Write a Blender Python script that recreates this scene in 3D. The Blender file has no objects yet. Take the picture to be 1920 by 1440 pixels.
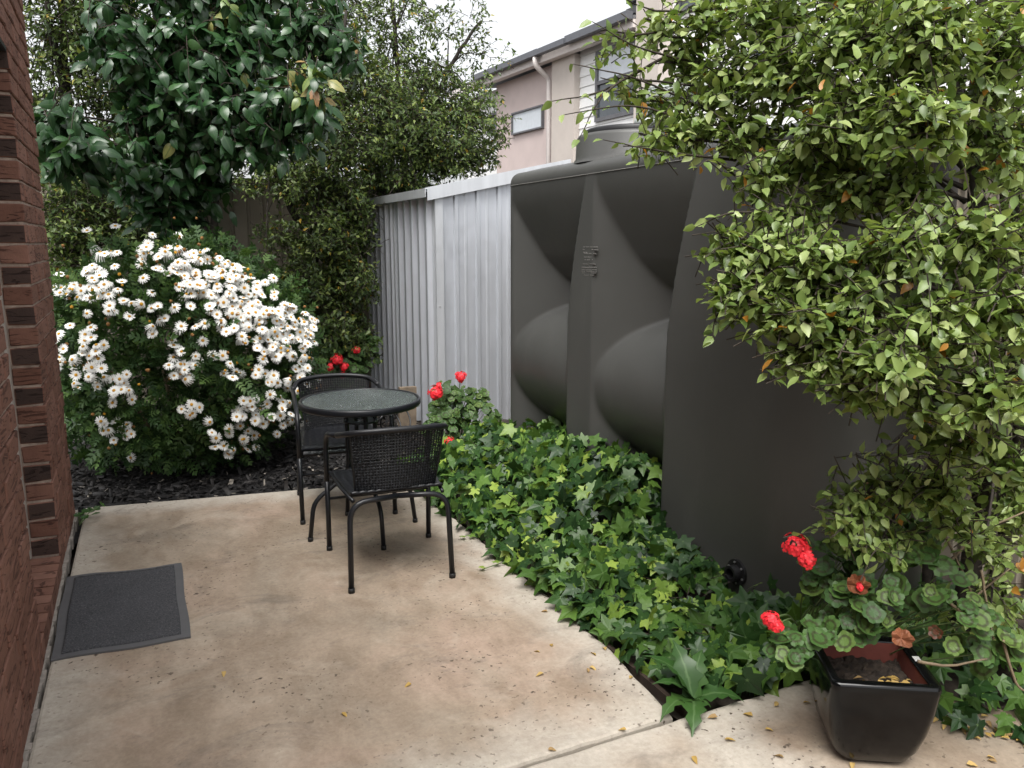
import bpy, math, random
import numpy as np
from mathutils import Matrix, Vector, Quaternion
R = math.radians
sc = bpy.context.scene
rng = np.random.default_rng(7)
random.seed(7)

# ------------------------------------------------------------------ camera, sky, sun, exposure
CAM_H, FPX, PITCH, YAW = 1.5, 1480.0, R(10.15), R(25.43)
cam_d = bpy.data.cameras.new('camera')
cam = bpy.data.objects.new('camera', cam_d)
sc.collection.objects.link(cam)
cam.location = (0, 0, CAM_H)
cam.rotation_euler = (R(90) - PITCH, 0, -YAW)
cam_d.sensor_width = 36
cam_d.lens = 36 * FPX / 1920
cam_d.clip_start, cam_d.clip_end = 0.05, 500
sc.camera = cam

SUN_EL, SUN_AZ = R(62), R(215)            # azimuth clockwise from +Y
world = bpy.data.worlds.new('World')
sc.world = world
world.use_nodes = True
wn = world.node_tree
wn.nodes.clear()
sky = wn.nodes.new('ShaderNodeTexSky')
sky.sky_type = 'NISHITA'
sky.sun_disc = False
sky.sun_elevation = SUN_EL
sky.sun_rotation = SUN_AZ
sky.air_density, sky.dust_density, sky.ozone_density = 1.0, 4.0, 1.0
hs = wn.nodes.new('ShaderNodeHueSaturation')
hs.inputs['Saturation'].default_value = 0.12      # overcast: a grey-white sky
bg = wn.nodes.new('ShaderNodeBackground')
bg.inputs['Strength'].default_value = 0.15
wo = wn.nodes.new('ShaderNodeOutputWorld')
wn.links.new(sky.outputs[0], hs.inputs['Color'])
wn.links.new(hs.outputs[0], bg.inputs['Color'])
wn.links.new(bg.outputs[0], wo.inputs[0])

sun_d = bpy.data.lights.new('sun', 'SUN')
sun_d.energy = 1.5
sun_d.angle = R(35)
sun_d.color = (1.0, 0.97, 0.92)
sun = bpy.data.objects.new('sun', sun_d)
sc.collection.objects.link(sun)
sd = Vector((math.sin(SUN_AZ) * math.cos(SUN_EL), math.cos(SUN_AZ) * math.cos(SUN_EL), math.sin(SUN_EL)))
sun.rotation_euler = sd.to_track_quat('Z', 'Y').to_euler()
sun.location = sd * 30

sc.view_settings.view_transform = 'Standard'
sc.view_settings.look = 'None'
sc.view_settings.exposure = 1.05
sc.view_settings.gamma = 1.0
sc.render.engine = 'CYCLES'
sc.cycles.max_bounces = 6
sc.cycles.diffuse_bounces = 2
sc.cycles.glossy_bounces = 3
sc.cycles.transmission_bounces = 4
sc.cycles.transparent_max_bounces = 8
sc.cycles.use_denoising = True

# ------------------------------------------------------------------ pixel helpers (photograph is 1920 x 1440)
CAM = np.array([0, 0, CAM_H])
fw = np.array([math.sin(YAW) * math.cos(PITCH), math.cos(YAW) * math.cos(PITCH), -math.sin(PITCH)])
rt = np.array([math.cos(YAW), -math.sin(YAW), 0.0])
up = np.cross(rt, fw)
def ray(x, y): return fw + rt * (x - 960) / FPX - up * (y - 720) / FPX
def on_z(x, y, z=0.0):
    d = ray(x, y); return CAM + d * (z - CAM_H) / d[2]
def on_x(x, y, X):
    d = ray(x, y); return CAM + d * X / d[0]
def on_y(x, y, Y):
    d = ray(x, y); return CAM + d * Y / d[1]
def at_depth(x, y, D): return CAM + ray(x, y) * D
def project(P):
    v = np.asarray(P) - CAM
    z = v @ fw
    zz = np.where(np.abs(z) < 1e-6, 1e-6, z)
    return 960 + FPX * (v @ rt) / zz, 720 - FPX * (v @ up) / zz, z

# ------------------------------------------------------------------ objects
def setp(o, label=None, cat=None, group=None, kind=None):
    if label: o['label'] = label
    if cat: o['category'] = cat
    if group: o['group'] = group
    if kind: o['kind'] = kind
    return o
def attach(o, parent):
    if parent is not None:
        o.parent = parent
        p = parent
        inv = Matrix.Identity(4)
        while p is not None:
            inv = inv @ p.matrix_basis.inverted() if p.parent is None else inv @ (p.matrix_parent_inverse @ p.matrix_basis).inverted()
            p = p.parent
        o.matrix_parent_inverse = inv
    return o
def thing(name, loc, label, cat, group=None, rz=0.0):
    o = bpy.data.objects.new(name, None)
    o.empty_display_size = 0.1
    sc.collection.objects.link(o)
    o.location = loc
    o.rotation_euler = (0, 0, rz)
    return setp(o, label, cat, group)
def local_attach(o, parent):
    """child given in the parent's own coordinates"""
    o.parent = parent
    return o
def mesh_data(name, V, F, mats, fm=None, smooth=False, attrs=None):
    me = bpy.data.meshes.new(name)
    me.from_pydata([tuple(map(float, v)) for v in V], [], [tuple(map(int, f)) for f in F])
    for m in (mats if isinstance(mats, (list, tuple)) else [mats]): me.materials.append(m)
    if fm is not None: me.polygons.foreach_set('material_index', np.asarray(fm, dtype=np.int32))
    if smooth: me.polygons.foreach_set('use_smooth', np.ones(len(me.polygons), dtype=bool))
    if attrs:
        for k, a in attrs.items():
            at = me.attributes.new(k, 'FLOAT', 'POINT')
            at.data.foreach_set('value', np.asarray(a, dtype=np.float32))
    me.update()
    return me
def link(name, me, parent=None, local=False):
    o = bpy.data.objects.new(name, me)
    sc.collection.objects.link(o)
    if parent is not None:
        (local_attach if local else attach)(o, parent)
    return o

class MB:
    def __init__(s): s.V, s.F, s.M = [], [], []
    def add(s, V, F, m=0):
        b = len(s.V)
        s.V.extend([tuple(v) for v in V])
        s.F.extend([tuple(i + b for i in f) for f in F])
        s.M.extend([m] * len(F)); return s
    def box(s, x0, x1, y0, y1, z0, z1, m=0):
        V = [(x, y, z) for z in (z0, z1) for y in (y0, y1) for x in (x0, x1)]
        return s.add(V, [(0, 2, 3, 1), (4, 5, 7, 6), (0, 1, 5, 4), (2, 6, 7, 3), (0, 4, 6, 2), (1, 3, 7, 5)], m)
    def tube(s, P, r, n=8, m=0, closed=False, cap=True):
        V, F = tube(P, r, n, closed, cap); return s.add(V, F, m)
    def prism(s, poly, z0, z1, m=0, bevel=0.0):
        n = len(poly); P = np.array(poly, float)
        if bevel > 0:
            Q = inset(P, bevel)
            V = [(x, y, z0) for x, y in P] + [(x, y, z1 - bevel) for x, y in P] + [(x, y, z1 - bevel * .3) for x, y in inset(P, bevel * .3)] + [(x, y, z1) for x, y in Q]
            L = 4
        else:
            V = [(x, y, z0) for x, y in P] + [(x, y, z1) for x, y in P]; L = 2
        F = [tuple(reversed(range(n)))]
        for l in range(L - 1):
            for i in range(n):
                j = (i + 1) % n
                F.append((l * n + i, l * n + j, (l + 1) * n + j, (l + 1) * n + i))
        F.append(tuple(range((L - 1) * n, L * n)))
        return s.add(V, F, m)
    def obj(s, name, mats, parent=None, smooth=False, local=False):
        return link(name, mesh_data(name, s.V, s.F, mats, s.M, smooth), parent, local)
def inset(P, d):
    n = len(P); out = []
    for i in range(n):
        a, b, c = P[i - 1], P[i], P[(i + 1) % n]
        e1, e2 = b - a, c - b
        n1 = np.array([-e1[1], e1[0]]) / max(np.hypot(*e1), 1e-9)
        n2 = np.array([-e2[1], e2[0]]) / max(np.hypot(*e2), 1e-9)
        k = (n1 + n2); k = k / max(1e-6, (k @ n1)) if abs(k @ n1) > 1e-6 else n1
        out.append(b + k * d)
    return np.array(out)
def tube(P, r, n=8, closed=False, cap=True):
    P = np.asarray(P, float); m = len(P)
    rr = np.full(m, r) if np.isscalar(r) else np.asarray(r, float)
    T = np.gradient(P, axis=0) if not closed else (np.roll(P, -1, 0) - np.roll(P, 1, 0))
    T /= np.maximum(np.linalg.norm(T, axis=1, keepdims=True), 1e-9)
    ref = np.array([0, 0, 1.0]) if abs(T[0][2]) < .9 else np.array([1.0, 0, 0])
    u = np.cross(T[0], ref); u /= np.linalg.norm(u)
    V = []
    for i in range(m):
        u = u - T[i] * (u @ T[i]); u /= max(np.linalg.norm(u), 1e-9)
        w = np.cross(T[i], u)
        for k in range(n):
            a = 2 * math.pi * k / n
            V.append(P[i] + rr[i] * (math.cos(a) * u + math.sin(a) * w))
    F = []
    for i in range(m if closed else m - 1):
        j = (i + 1) % m
        for k in range(n):
            l = (k + 1) % n
            F.append((i * n + k, i * n + l, j * n + l, j * n + k))
    if cap and not closed:
        F.append(tuple(range(n - 1, -1, -1))); F.append(tuple(range((m - 1) * n, m * n)))
    return V, F
def fillet(P, rad, n=5):
    P = [np.array(p, float) for p in P]; out = [P[0]]
    for i in range(1, len(P) - 1):
        a, b, c = P[i - 1], P[i], P[i + 1]
        r = rad if np.isscalar(rad) else rad[i]
        d1 = (a - b); d2 = (c - b)
        l = min(r, np.linalg.norm(d1) * .49, np.linalg.norm(d2) * .49)
        p, q = b + d1 / np.linalg.norm(d1) * l, b + d2 / np.linalg.norm(d2) * l
        for t in np.linspace(0, 1, n): out.append((1 - t) ** 2 * p + 2 * t * (1 - t) * b + t * t * q)
    out.append(P[-1]); return np.array(out)
def spline(P, n=6):
    P = np.asarray(P, float); Q = np.vstack([2 * P[0] - P[1], P, 2 * P[-1] - P[-2]]); out = []
    for i in range(1, len(Q) - 2):
        a, b, c, d = Q[i - 1:i + 3]
        for t in np.linspace(0, 1, n, endpoint=False):
            out.append(.5 * (2 * b + (c - a) * t + (2 * a - 5 * b + 4 * c - d) * t * t + (3 * b - a - 3 * c + d) * t ** 3))
    out.append(P[-1]); return np.array(out)

# ------------------------------------------------------------------ materials
def new_mat(name):
    m = bpy.data.materials.new(name); m.use_nodes = True
    nt = m.node_tree
    return m, nt, nt.nodes['Principled BSDF']
def nd(nt, t, **k):
    n = nt.nodes.new(t)
    for a, v in k.items():
        if a in n.inputs: n.inputs[a].default_value = v
        else: setattr(n, a, v)
    return n
def rgba(c): return (c[0], c[1], c[2], 1.0)
def coords(nt, scale=(1, 1, 1), kind='Object'):
    tc = nd(nt, 'ShaderNodeTexCoord'); mp = nd(nt, 'ShaderNodeMapping')
    mp.inputs['Scale'].default_value = scale
    nt.links.new(tc.outputs[kind], mp.inputs[0]); return mp.outputs[0]
def noise(nt, vec, scale, detail=4, rough=.55, dist=0.0):
    n = nd(nt, 'ShaderNodeTexNoise'); n.inputs['Scale'].default_value = scale
    n.inputs['Detail'].default_value = detail; n.inputs['Roughness'].default_value = rough
    n.inputs['Distortion'].default_value = dist
    if vec is not None: nt.links.new(vec, n.inputs['Vector'])
    return n.outputs['Fac']
def ramp(nt, fac, stops, interp='LINEAR'):
    r = nd(nt, 'ShaderNodeValToRGB'); r.color_ramp.interpolation = interp
    e = r.color_ramp.elements
    while len(e) < len(stops): e.new(.5)
    for i, (p, c) in enumerate(stops):
        e[i].position = p; e[i].color = rgba(c) if len(c) == 3 else c
    nt.links.new(fac, r.inputs[0]); return r.outputs['Color']
def mix(nt, fac, a, b, mode='MIX'):
    n = nd(nt, 'ShaderNodeMix', data_type='RGBA', blend_type=mode)
    for s, v in ((n.inputs[0], fac), (n.inputs[6], a), (n.inputs[7], b)):
        if isinstance(v, (int, float)): s.default_value = v
        elif isinstance(v, tuple): s.default_value = rgba(v)
        else: nt.links.new(v, s)
    return n.outputs[2]
def math_n(nt, op, a, b=None, clamp=False):
    n = nd(nt, 'ShaderNodeMath', operation=op, use_clamp=clamp)
    for s, v in ((n.inputs[0], a), (n.inputs[1], b)):
        if v is None: continue
        if isinstance(v, (int, float)): s.default_value = v
        else: nt.links.new(v, s)
    return n.outputs[0]
def bump(nt, h, b, strength=.3, dist=.01):
    n = nd(nt, 'ShaderNodeBump'); n.inputs['Strength'].default_value = strength
    n.inputs['Distance'].default_value = dist
    nt.links.new(h, n.inputs['Height']); nt.links.new(n.outputs[0], b.inputs['Normal'])
def simple(name, c, rough=.5, metal=0.0, var=.15, scale=12, bmp=0.0, bscale=80, spec=.5, kind='Object'):
    m, nt, b = new_mat(name)
    v = coords(nt, kind=kind)
    f = noise(nt, v, scale, 5)
    dark = tuple(x * (1 - var) for x in c); lite = tuple(min(1, x * (1 + var)) for x in c)
    nt.links.new(ramp(nt, f, [(.3, dark), (.7, lite)]), b.inputs['Base Color'])
    b.inputs['Roughness'].default_value = rough; b.inputs['Metallic'].default_value = metal
    b.inputs['Specular IOR Level'].default_value = spec
    if bmp: bump(nt, noise(nt, v, bscale, 4), b, bmp, .004)
    return m
def leaf_mat(name, stops, rough=.4, trans=.3, spec=.5, zone=None, rib=None):
    """colour by the leaf's own random value (rnd); u is the distance from midrib / centre"""
    m, nt, b = new_mat(name)
    at = nd(nt, 'ShaderNodeAttribute', attribute_name='rnd')
    oi = nd(nt, 'ShaderNodeObjectInfo')
    col = ramp(nt, at.outputs['Fac'], stops)
    nz = noise(nt, coords(nt, kind='Object'), 35, 3)
    col = mix(nt, .5, col, mix(nt, nz, (.55, .55, .55), (1.25, 1.25, 1.25)), 'MULTIPLY')
    ua = nd(nt, 'ShaderNodeAttribute', attribute_name='u')
    if zone: col = mix(nt, ramp(nt, ua.outputs['Fac'], [(.34, (0, 0, 0)), (.46, (.8, .8, .8)), (.6, (.75, .75, .75)), (.7, (0, 0, 0))]), col, zone)
    if rib: col = mix(nt, ramp(nt, ua.outputs['Fac'], [(0.0, (.7, .7, .7)), (.16, (0, 0, 0))]), col, rib)
    nt.links.new(col, b.inputs['Base Color'])
    b.inputs['Roughness'].default_value = rough
    b.inputs['Specular IOR Level'].default_value = spec
    tr = nd(nt, 'ShaderNodeBsdfTranslucent')
    nt.links.new(mix(nt, 1.0, col, (1.0, 1.0, .55), 'MULTIPLY'), tr.inputs['Color'])
    mx = nd(nt, 'ShaderNodeMixShader'); mx.inputs[0].default_value = trans
    out = nt.nodes['Material Output']
    nt.links.new(b.outputs[0], mx.inputs[1]); nt.links.new(tr.outputs[0], mx.inputs[2])
    nt.links.new(mx.outputs[0], out.inputs['Surface'])
    return m

def concrete_mat():
    m, nt, b = new_mat('stained_concrete')
    v = coords(nt, kind='Object')
    big = noise(nt, v, 1.3, 6, .6, .6)
    mid = noise(nt, coords(nt, (1, .55, 1)), 5.5, 6, .65, .4)
    fine = noise(nt, v, 60, 5, .7)
    c = ramp(nt, big, [(.30, (.25, .21, .162)), (.5, (.335, .265, .20)), (.68, (.38, .285, .22))])
    c = mix(nt, ramp(nt, mid, [(.42, (0, 0, 0)), (.66, (.7, .7, .7))]), c, (.21, .158, .112))
    c = mix(nt, ramp(nt, noise(nt, v, 2.6, 5, .6, .9), [(.52, (0, 0, 0)), (.72, (.7, .7, .7))]), c, (.44, .375, .30))
    # paler trowelled border along the slab's edges, with a ragged inner line
    g = nd(nt, 'ShaderNodeNewGeometry'); sx = nd(nt, 'ShaderNodeSeparateXYZ'); nt.links.new(g.outputs['Position'], sx.inputs[0])
    e1 = math_n(nt, 'SUBTRACT', 1.51, sx.outputs['X']); e2 = math_n(nt, 'ADD', sx.outputs['X'], .40)
    e3 = math_n(nt, 'ABSOLUTE', math_n(nt, 'SUBTRACT', sx.outputs['Y'], 1.86))
    e4 = math_n(nt, 'ABSOLUTE', math_n(nt, 'SUBTRACT', 4.92, math_n(nt, 'ADD', sx.outputs['Y'], math_n(nt, 'MULTIPLY', sx.outputs['X'], .16))))
    e = math_n(nt, 'MINIMUM', math_n(nt, 'MINIMUM', math_n(nt, 'ABSOLUTE', e1), e2), math_n(nt, 'MINIMUM', e3, e4))
    e = math_n(nt, 'ADD', e, math_n(nt, 'MULTIPLY', math_n(nt, 'SUBTRACT', noise(nt, v, 4, 5, .6, .5), .5), .35))
    c = mix(nt, ramp(nt, e, [(.04, (.85, .85, .85)), (.24, (0, 0, 0))]), c, (.46, .42, .36))
    # grey grime patches and dark pits
    c = mix(nt, ramp(nt, noise(nt, coords(nt, (1, 1.7, 1)), 2.1, 6, .7, 1.0), [(.54, (0, 0, 0)), (.74, (.7, .7, .7))]), c, (.135, .118, .10))
    pit = ramp(nt, noise(nt, v, 46, 2, .5), [(.63, (0, 0, 0)), (.68, (1, 1, 1))])
    where = ramp(nt, noise(nt, v, 2.2, 3), [(.45, (0, 0, 0)), (.62, (1, 1, 1))])
    c = mix(nt, mix(nt, 1.0, pit, where, 'MULTIPLY'), c, (.075, .055, .042))
    c = mix(nt, .8, c, mix(nt, fine, (.62, .61, .60), (1.36, 1.37, 1.38)), 'MULTIPLY')
    c = mix(nt, .75, c, mix(nt, noise(nt, coords(nt, (1, .7, 1)), 15, 6, .75, .5), (.66, .64, .62), (1.32, 1.33, 1.34)), 'MULTIPLY')
    nt.links.new(c, b.inputs['Base Color'])
    b.inputs['Roughness'].default_value = .8
    b.inputs['Specular IOR Level'].default_value = .3
    bump(nt, mix(nt, .4, fine, pit), b, .22, .004)
    return m
def brick_mat(name, c0, c1, c2):
    m, nt, b = new_mat(name)
    oi = nd(nt, 'ShaderNodeObjectInfo')
    g = nd(nt, 'ShaderNodeNewGeometry')
    vm = nd(nt, 'ShaderNodeVectorMath', operation='ADD')
    nt.links.new(g.outputs['Position'], vm.inputs[0])
    r3 = nd(nt, 'ShaderNodeCombineXYZ')
    for i in range(3): nt.links.new(math_n(nt, 'MULTIPLY', oi.outputs['Random'], 7.0 + i), r3.inputs[i])
    nt.links.new(r3.outputs[0], vm.inputs[1])
    col = ramp(nt, oi.outputs['Random'], [(0, c0), (.5, c1), (1, c2)])
    n1 = noise(nt, vm.outputs[0], 11, 6, .65, .6)
    col = mix(nt, .75, col, mix(nt, n1, (.45, .42, .42), (1.5, 1.5, 1.45)), 'MULTIPLY')
    mp = nd(nt, 'ShaderNodeMapping'); mp.inputs['Scale'].default_value = (6, 6, 40)
    nt.links.new(vm.outputs[0], mp.inputs[0])
    crease = noise(nt, mp.outputs[0], 1.0, 3, .5, 2.2)
    cr = ramp(nt, crease, [(.39, (0, 0, 0)), (.44, (1, 1, 1))])
    col = mix(nt, cr, mix(nt, 1.0, col, (.45, .42, .42), 'MULTIPLY'), col)
    nt.links.new(col, b.inputs['Base Color'])
    b.inputs['Roughness'].default_value = .85; b.inputs['Specular IOR Level'].default_value = .25
    bump(nt, mix(nt, .45, cr, noise(nt, g.outputs['Position'], 110, 4)), b, .6, .006)
    return m

M = {}
M['concrete'] = concrete_mat()
M['brick'] = brick_mat('brown_brick', (.165, .080, .058), (.20, .100, .074), (.235, .122, .092))
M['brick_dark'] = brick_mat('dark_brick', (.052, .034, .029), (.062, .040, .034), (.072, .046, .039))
M['mortar'] = simple('mortar', (.36, .28, .23), .95, var=.3, scale=30, bmp=.5, bscale=120)
M['mortar_pale'] = simple('pale_mortar', (.27, .24, .21), .9, var=.25, scale=25, bmp=.5, bscale=60)
M['frame'] = simple('grey_door_frame', (.42, .38, .34), .5, var=.06)
M['door'] = simple('door_paint', (.30, .27, .24), .5, var=.05)
M['black_steel'] = simple('black_steel', (.018, .018, .02), .45)
M['ground'] = simple('garden_soil', (.035, .026, .019), .95, var=.5, scale=20, bmp=.8, bscale=40)
M['mulch_base'] = simple('black_mulch', (.012, .0105, .0105), .9, var=.6, scale=30, bmp=1.0, bscale=45)
M['mulch'] = leaf_mat('mulch_chip', [(0, (.008, .0075, .008)), (.7, (.017, .0155, .0155)), (.96, (.035, .031, .029)), (.98, (.20, .18, .15)), (1, (.35, .31, .27))], .6, 0.0, .35)
M['timber'] = simple('weathered_timber', (.20, .155, .11), .85, var=.35, scale=9, bmp=.4, bscale=50)
M['dark_timber'] = simple('dark_timber', (.055, .036, .025), .9, var=.4, scale=9, bmp=.5, bscale=60)
def wavy_metal(name, c, metal, rough):
    m, nt, b = new_mat(name)
    v = coords(nt, (1, 1, .12))
    f = noise(nt, v, 9, 6, .6)
    nt.links.new(ramp(nt, f, [(.3, tuple(x * .88 for x in c)), (.7, tuple(min(1, x * 1.06) for x in c))]), b.inputs['Base Color'])
    b.inputs['Metallic'].default_value = metal
    nt.links.new(ramp(nt, noise(nt, coords(nt), 14, 5), [(.3, (rough - .08,) * 3), (.7, (rough + .1,) * 3)]), b.inputs['Roughness'])
    bump(nt, noise(nt, coords(nt, (1, 1, .15)), 2.5, 2), b, .12, .02)
    return m
M['zinc'] = wavy_metal('galvanised_sheet', (.60, .625, .67), .5, .42)
M['zinc_trim'] = wavy_metal('galvanised_trim', (.66, .68, .71), .45, .4)
M['fence'] = simple('beige_fence_sheet', (.25, .215, .17), .6, var=.12, scale=3)
def tank_mat():
    m, nt, b = new_mat('grey_tank_plastic')
    v = coords(nt)
    c = ramp(nt, noise(nt, v, 2.2, 5, .6), [(.3, (.063, .063, .059)), (.7, (.073, .073, .069))])
    c = mix(nt, ramp(nt, noise(nt, coords(nt, (1, 1, .25)), 5, 6, .7), [(.58, (0, 0, 0)), (.8, (.35, .35, .35))]), c, (.11, .107, .10))
    nt.links.new(c, b.inputs['Base Color'])
    nt.links.new(ramp(nt, noise(nt, v, 6, 5), [(.3, (.36,) * 3), (.7, (.5,) * 3)]), b.inputs['Roughness'])
    b.inputs['Specular IOR Level'].default_value = .5
    bump(nt, mix(nt, .3, noise(nt, v, 3.0, 2), noise(nt, v, 220, 3)), b, .10, .01)
    return m
M['tank'] = tank_mat()
M['tank_mark'] = simple('scuffed_tank_plastic', (.17, .165, .155), .5)
M['lid'] = simple('black_lid', (.012, .012, .013), .45)
M['pipe'] = simple('pale_grey_pvc', (.33, .36, .34), .35, var=.08)
M['bolt'] = simple('zinc_bolt', (.6, .6, .62), .3, metal=.8)
M['chair_metal'] = simple('black_powder_coat', (.0075, .0085, .011), .36, var=.2, spec=.4)
M['wicker'] = simple('black_wicker', (.0075, .008, .010), .42, var=.35, scale=60, spec=.4)
M['rubber'] = simple('rubber_cap', (.008, .008, .008), .7)
def glass_mat():
    m, nt, b = new_mat('rain_textured_glass')
    v = coords(nt, (1, 1, 1))
    n = noise(nt, v, 85, 2, .5, .6)
    b.inputs['Base Color'].default_value = (.62, .72, .70, 1)
    b.inputs['Roughness'].default_value = .07
    b.inputs['Transmission Weight'].default_value = .93
    b.inputs['IOR'].default_value = 1.5
    bump(nt, n, b, .9, .012)
    return m
M['glass'] = glass_mat()
M['mat_border'] = simple('grey_rubber_mat', (.095, .094, .098), .55, var=.1)
def pile_mat():
    m, nt, b = new_mat('charcoal_loop_pile')
    v = coords(nt)
    f = noise(nt, v, 150, 3, .8)
    f2 = noise(nt, v, 6, 4)
    c = ramp(nt, f, [(.30, (.032, .032, .035)), (.58, (.085, .085, .092)), (.75, (.19, .19, .19))])
    c = mix(nt, .5, c, mix(nt, f2, (.7, .7, .7), (1.35, 1.35, 1.35)), 'MULTIPLY')
    nt.links.new(c, b.inputs['Base Color']); b.inputs['Roughness'].default_value = .9
    b.inputs['Specular IOR Level'].default_value = .2
    bump(nt, f, b, 1.0, .006)
    return m
M['pile'] = pile_mat()
M['glaze'] = simple('black_glaze', (.0035, .0036, .004), .12, var=.25, scale=5, spec=.28)
M['terracotta'] = simple('terracotta', (.17, .042, .03), .75, var=.25, scale=14)
M['soil'] = simple('potting_soil', (.03, .021, .015), .95, var=.7, scale=45, bmp=1.0, bscale=60)
M['sticker'] = simple('paper_sticker', (.75, .74, .72), .6)
M['bark'] = simple('dark_bark', (.028, .022, .017), .9, var=.5, scale=30, bmp=.7, bscale=50)
M['twig'] = simple('twig', (.035, .026, .018), .85, var=.3)
M['dry_twig'] = simple('dry_twig', (.16, .12, .075), .85, var=.3)
M['green_stem'] = simple('green_stem', (.09, .14, .045), .6, var=.3)

M['pitto'] = leaf_mat('variegated_leaf', [(0, (.07, .12, .03)), (.35, (.15, .23, .055)), (.72, (.29, .385, .115)), (.955, (.46, .53, .23)), (.965, (.45, .20, .03)), (1, (.50, .24, .04))], .38, .32, .5)
M['hedge'] = leaf_mat('hedge_leaf', [(0, (.036, .068, .018)), (.45, (.082, .132, .032)), (.85, (.17, .235, .06)), (.985, (.27, .33, .09)), (.99, (.45, .30, .03)), (1, (.5, .33, .05))], .42, .3, .45)
M['pear'] = leaf_mat('glossy_pear_leaf', [(0, (.015, .046, .016)), (.6, (.032, .085, .028)), (.93, (.065, .135, .042)), (.955, (.13, .20, .05)), (.985, (.24, .29, .09)), (1, (.38, .20, .10))], .30, .2, .45, rib=(.06, .12, .045))
M['ivy'] = leaf_mat('ivy_leaf', [(0, (.012, .034, .012)), (.35, (.034, .088, .020)), (.68, (.115, .215, .036)), (1, (.33, .44, .075))], .42, .25, .38, rib=(.16, .25, .09))
M['geranium'] = leaf_mat('geranium_leaf', [(0, (.035, .085, .022)), (.6, (.075, .15, .035)), (.9, (.14, .21, .05)), (.95, (.10, .04, .02)), (1, (.12, .035, .018))], .5, .22, .35, zone=(.035, .035, .014))
M['daisy_leaf'] = leaf_mat('daisy_leaf', [(0, (.022, .055, .016)), (.6, (.055, .115, .03)), (1, (.11, .19, .05))], .5, .25, .35)
M['weed'] = leaf_mat('weed_leaf', [(0, (.032, .085, .018)), (1, (.06, .13, .028))], .42, .2, .45, rib=(.12, .2, .08))
M['petal'] = simple('white_petal', (.80, .80, .76), .6, var=.05)
M['disc'] = simple('yellow_disc', (.55, .28, .02), .8, var=.25, scale=60)
M['spent'] = simple('spent_bloom', (.24, .12, .035), .9, var=.4, scale=60)
M['red'] = simple('red_petal', (.72, .018, .03), .55, var=.3, scale=50)
M['litter'] = leaf_mat('fallen_leaf', [(0, (.42, .27, .07)), (.6, (.52, .36, .13)), (1, (.26, .16, .08))], .65, .15, .3)
M['brown_leaf'] = simple('dry_brown_leaf', (.17, .055, .02), .7, var=.35, scale=25)
M['render_pink'] = simple('pink_render', (.57, .475, .45), .9, var=.05, scale=3)
M['render_beige'] = simple('beige_render', (.53, .475, .43), .9, var=.05, scale=3)
M['weatherboard'] = simple('white_weatherboard', (.84, .84, .83), .6, var=.03, scale=4)
M['gutter'] = simple('dark_grey_gutter', (.11, .115, .13), .5, var=.1)
M['fascia'] = simple('cream_fascia', (.72, .66, .63), .6, var=.05)
M['roof'] = simple('roof_sheet', (.16, .16, .17), .6, var=.1)
M['win_frame'] = simple('window_frame', (.12, .12, .13), .5)
M['pane'] = simple('window_pane', (.05, .06, .07), .06, var=.1, spec=.8)
M['blind'] = simple('white_blind', (.62, .66, .70), .3, var=.05)
M['louvre'] = simple('dark_louvre', (.06, .06, .065), .5)

# ------------------------------------------------------------------ foliage tools
def leaf_tpl(n=4, w=.5, fold=.25, curl=.25, tipp=1.0, wav=0.0, basew=.5, seed=0):
    """midrib along +Y, blade in XY, normal +Z; length 1"""
    r = random.Random(seed)
    V, U, F = [], [], []
    T = np.linspace(0, 1, n + 1)
    for i, t in enumerate(T):
        hw = w * .5 * (math.sin(math.pi * t ** basew) ** .8 if 0 < t < 1 else 0) * (1 - .35 * tipp * t)
        z = -curl * t * t
        zz = hw * fold * 2
        wl = wav * r.uniform(-1, 1); wr = wav * r.uniform(-1, 1)
        V += [(-hw, t, z + zz + wl), (0, t, z), (hw, t, z + zz + wr)]; U += [1, 0, 1]
    for i in range(n):
        a = i * 3
        for s in (0, 1):
            q = [a + s, a + s + 1, a + s + 4, a + s + 3]
            if i == 0: q = [a + 1, a + s + 4, a + s + 3]
            elif i == n - 1: q = [a + s, a + s + 1, a + 4]
            F.append(tuple(q))
    return np.array(V, float), F, np.array(U, float), [0] * len(F)
def fan_tpl(outline, c, dz, cz=0.0, us=1.0):
    V = [(c[0], c[1], cz)] + [(x, y, dz(x, y)) for x, y in outline]
    n = len(outline)
    F = [(0, i + 1, (i + 1) % n + 1) for i in range(n)]
    return np.array(V, float), F, np.array([0] + [us] * n, float), [0] * len(F)
def ivy_tpl(a=1.0, droop=.25, seed=0):
    r = random.Random(seed)
    h = [(.06, .02), (.22, -.14), (.46, .0), (.36, .2), (.66, .46), (.62, .52), (.30, .58), (.16, .8)]
    h = [(x * a * r.uniform(.92, 1.08), y * r.uniform(.95, 1.05)) for x, y in h]
    out = h + [(0, 1.12)] + [(-x * r.uniform(.9, 1.05), y) for x, y in reversed(h)]
    return fan_tpl(out, (0, .28), lambda x, y: -droop * (x * x + max(0, y - .3) ** 2) + .05 * abs(x) + r.uniform(-.03, .03))
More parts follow.
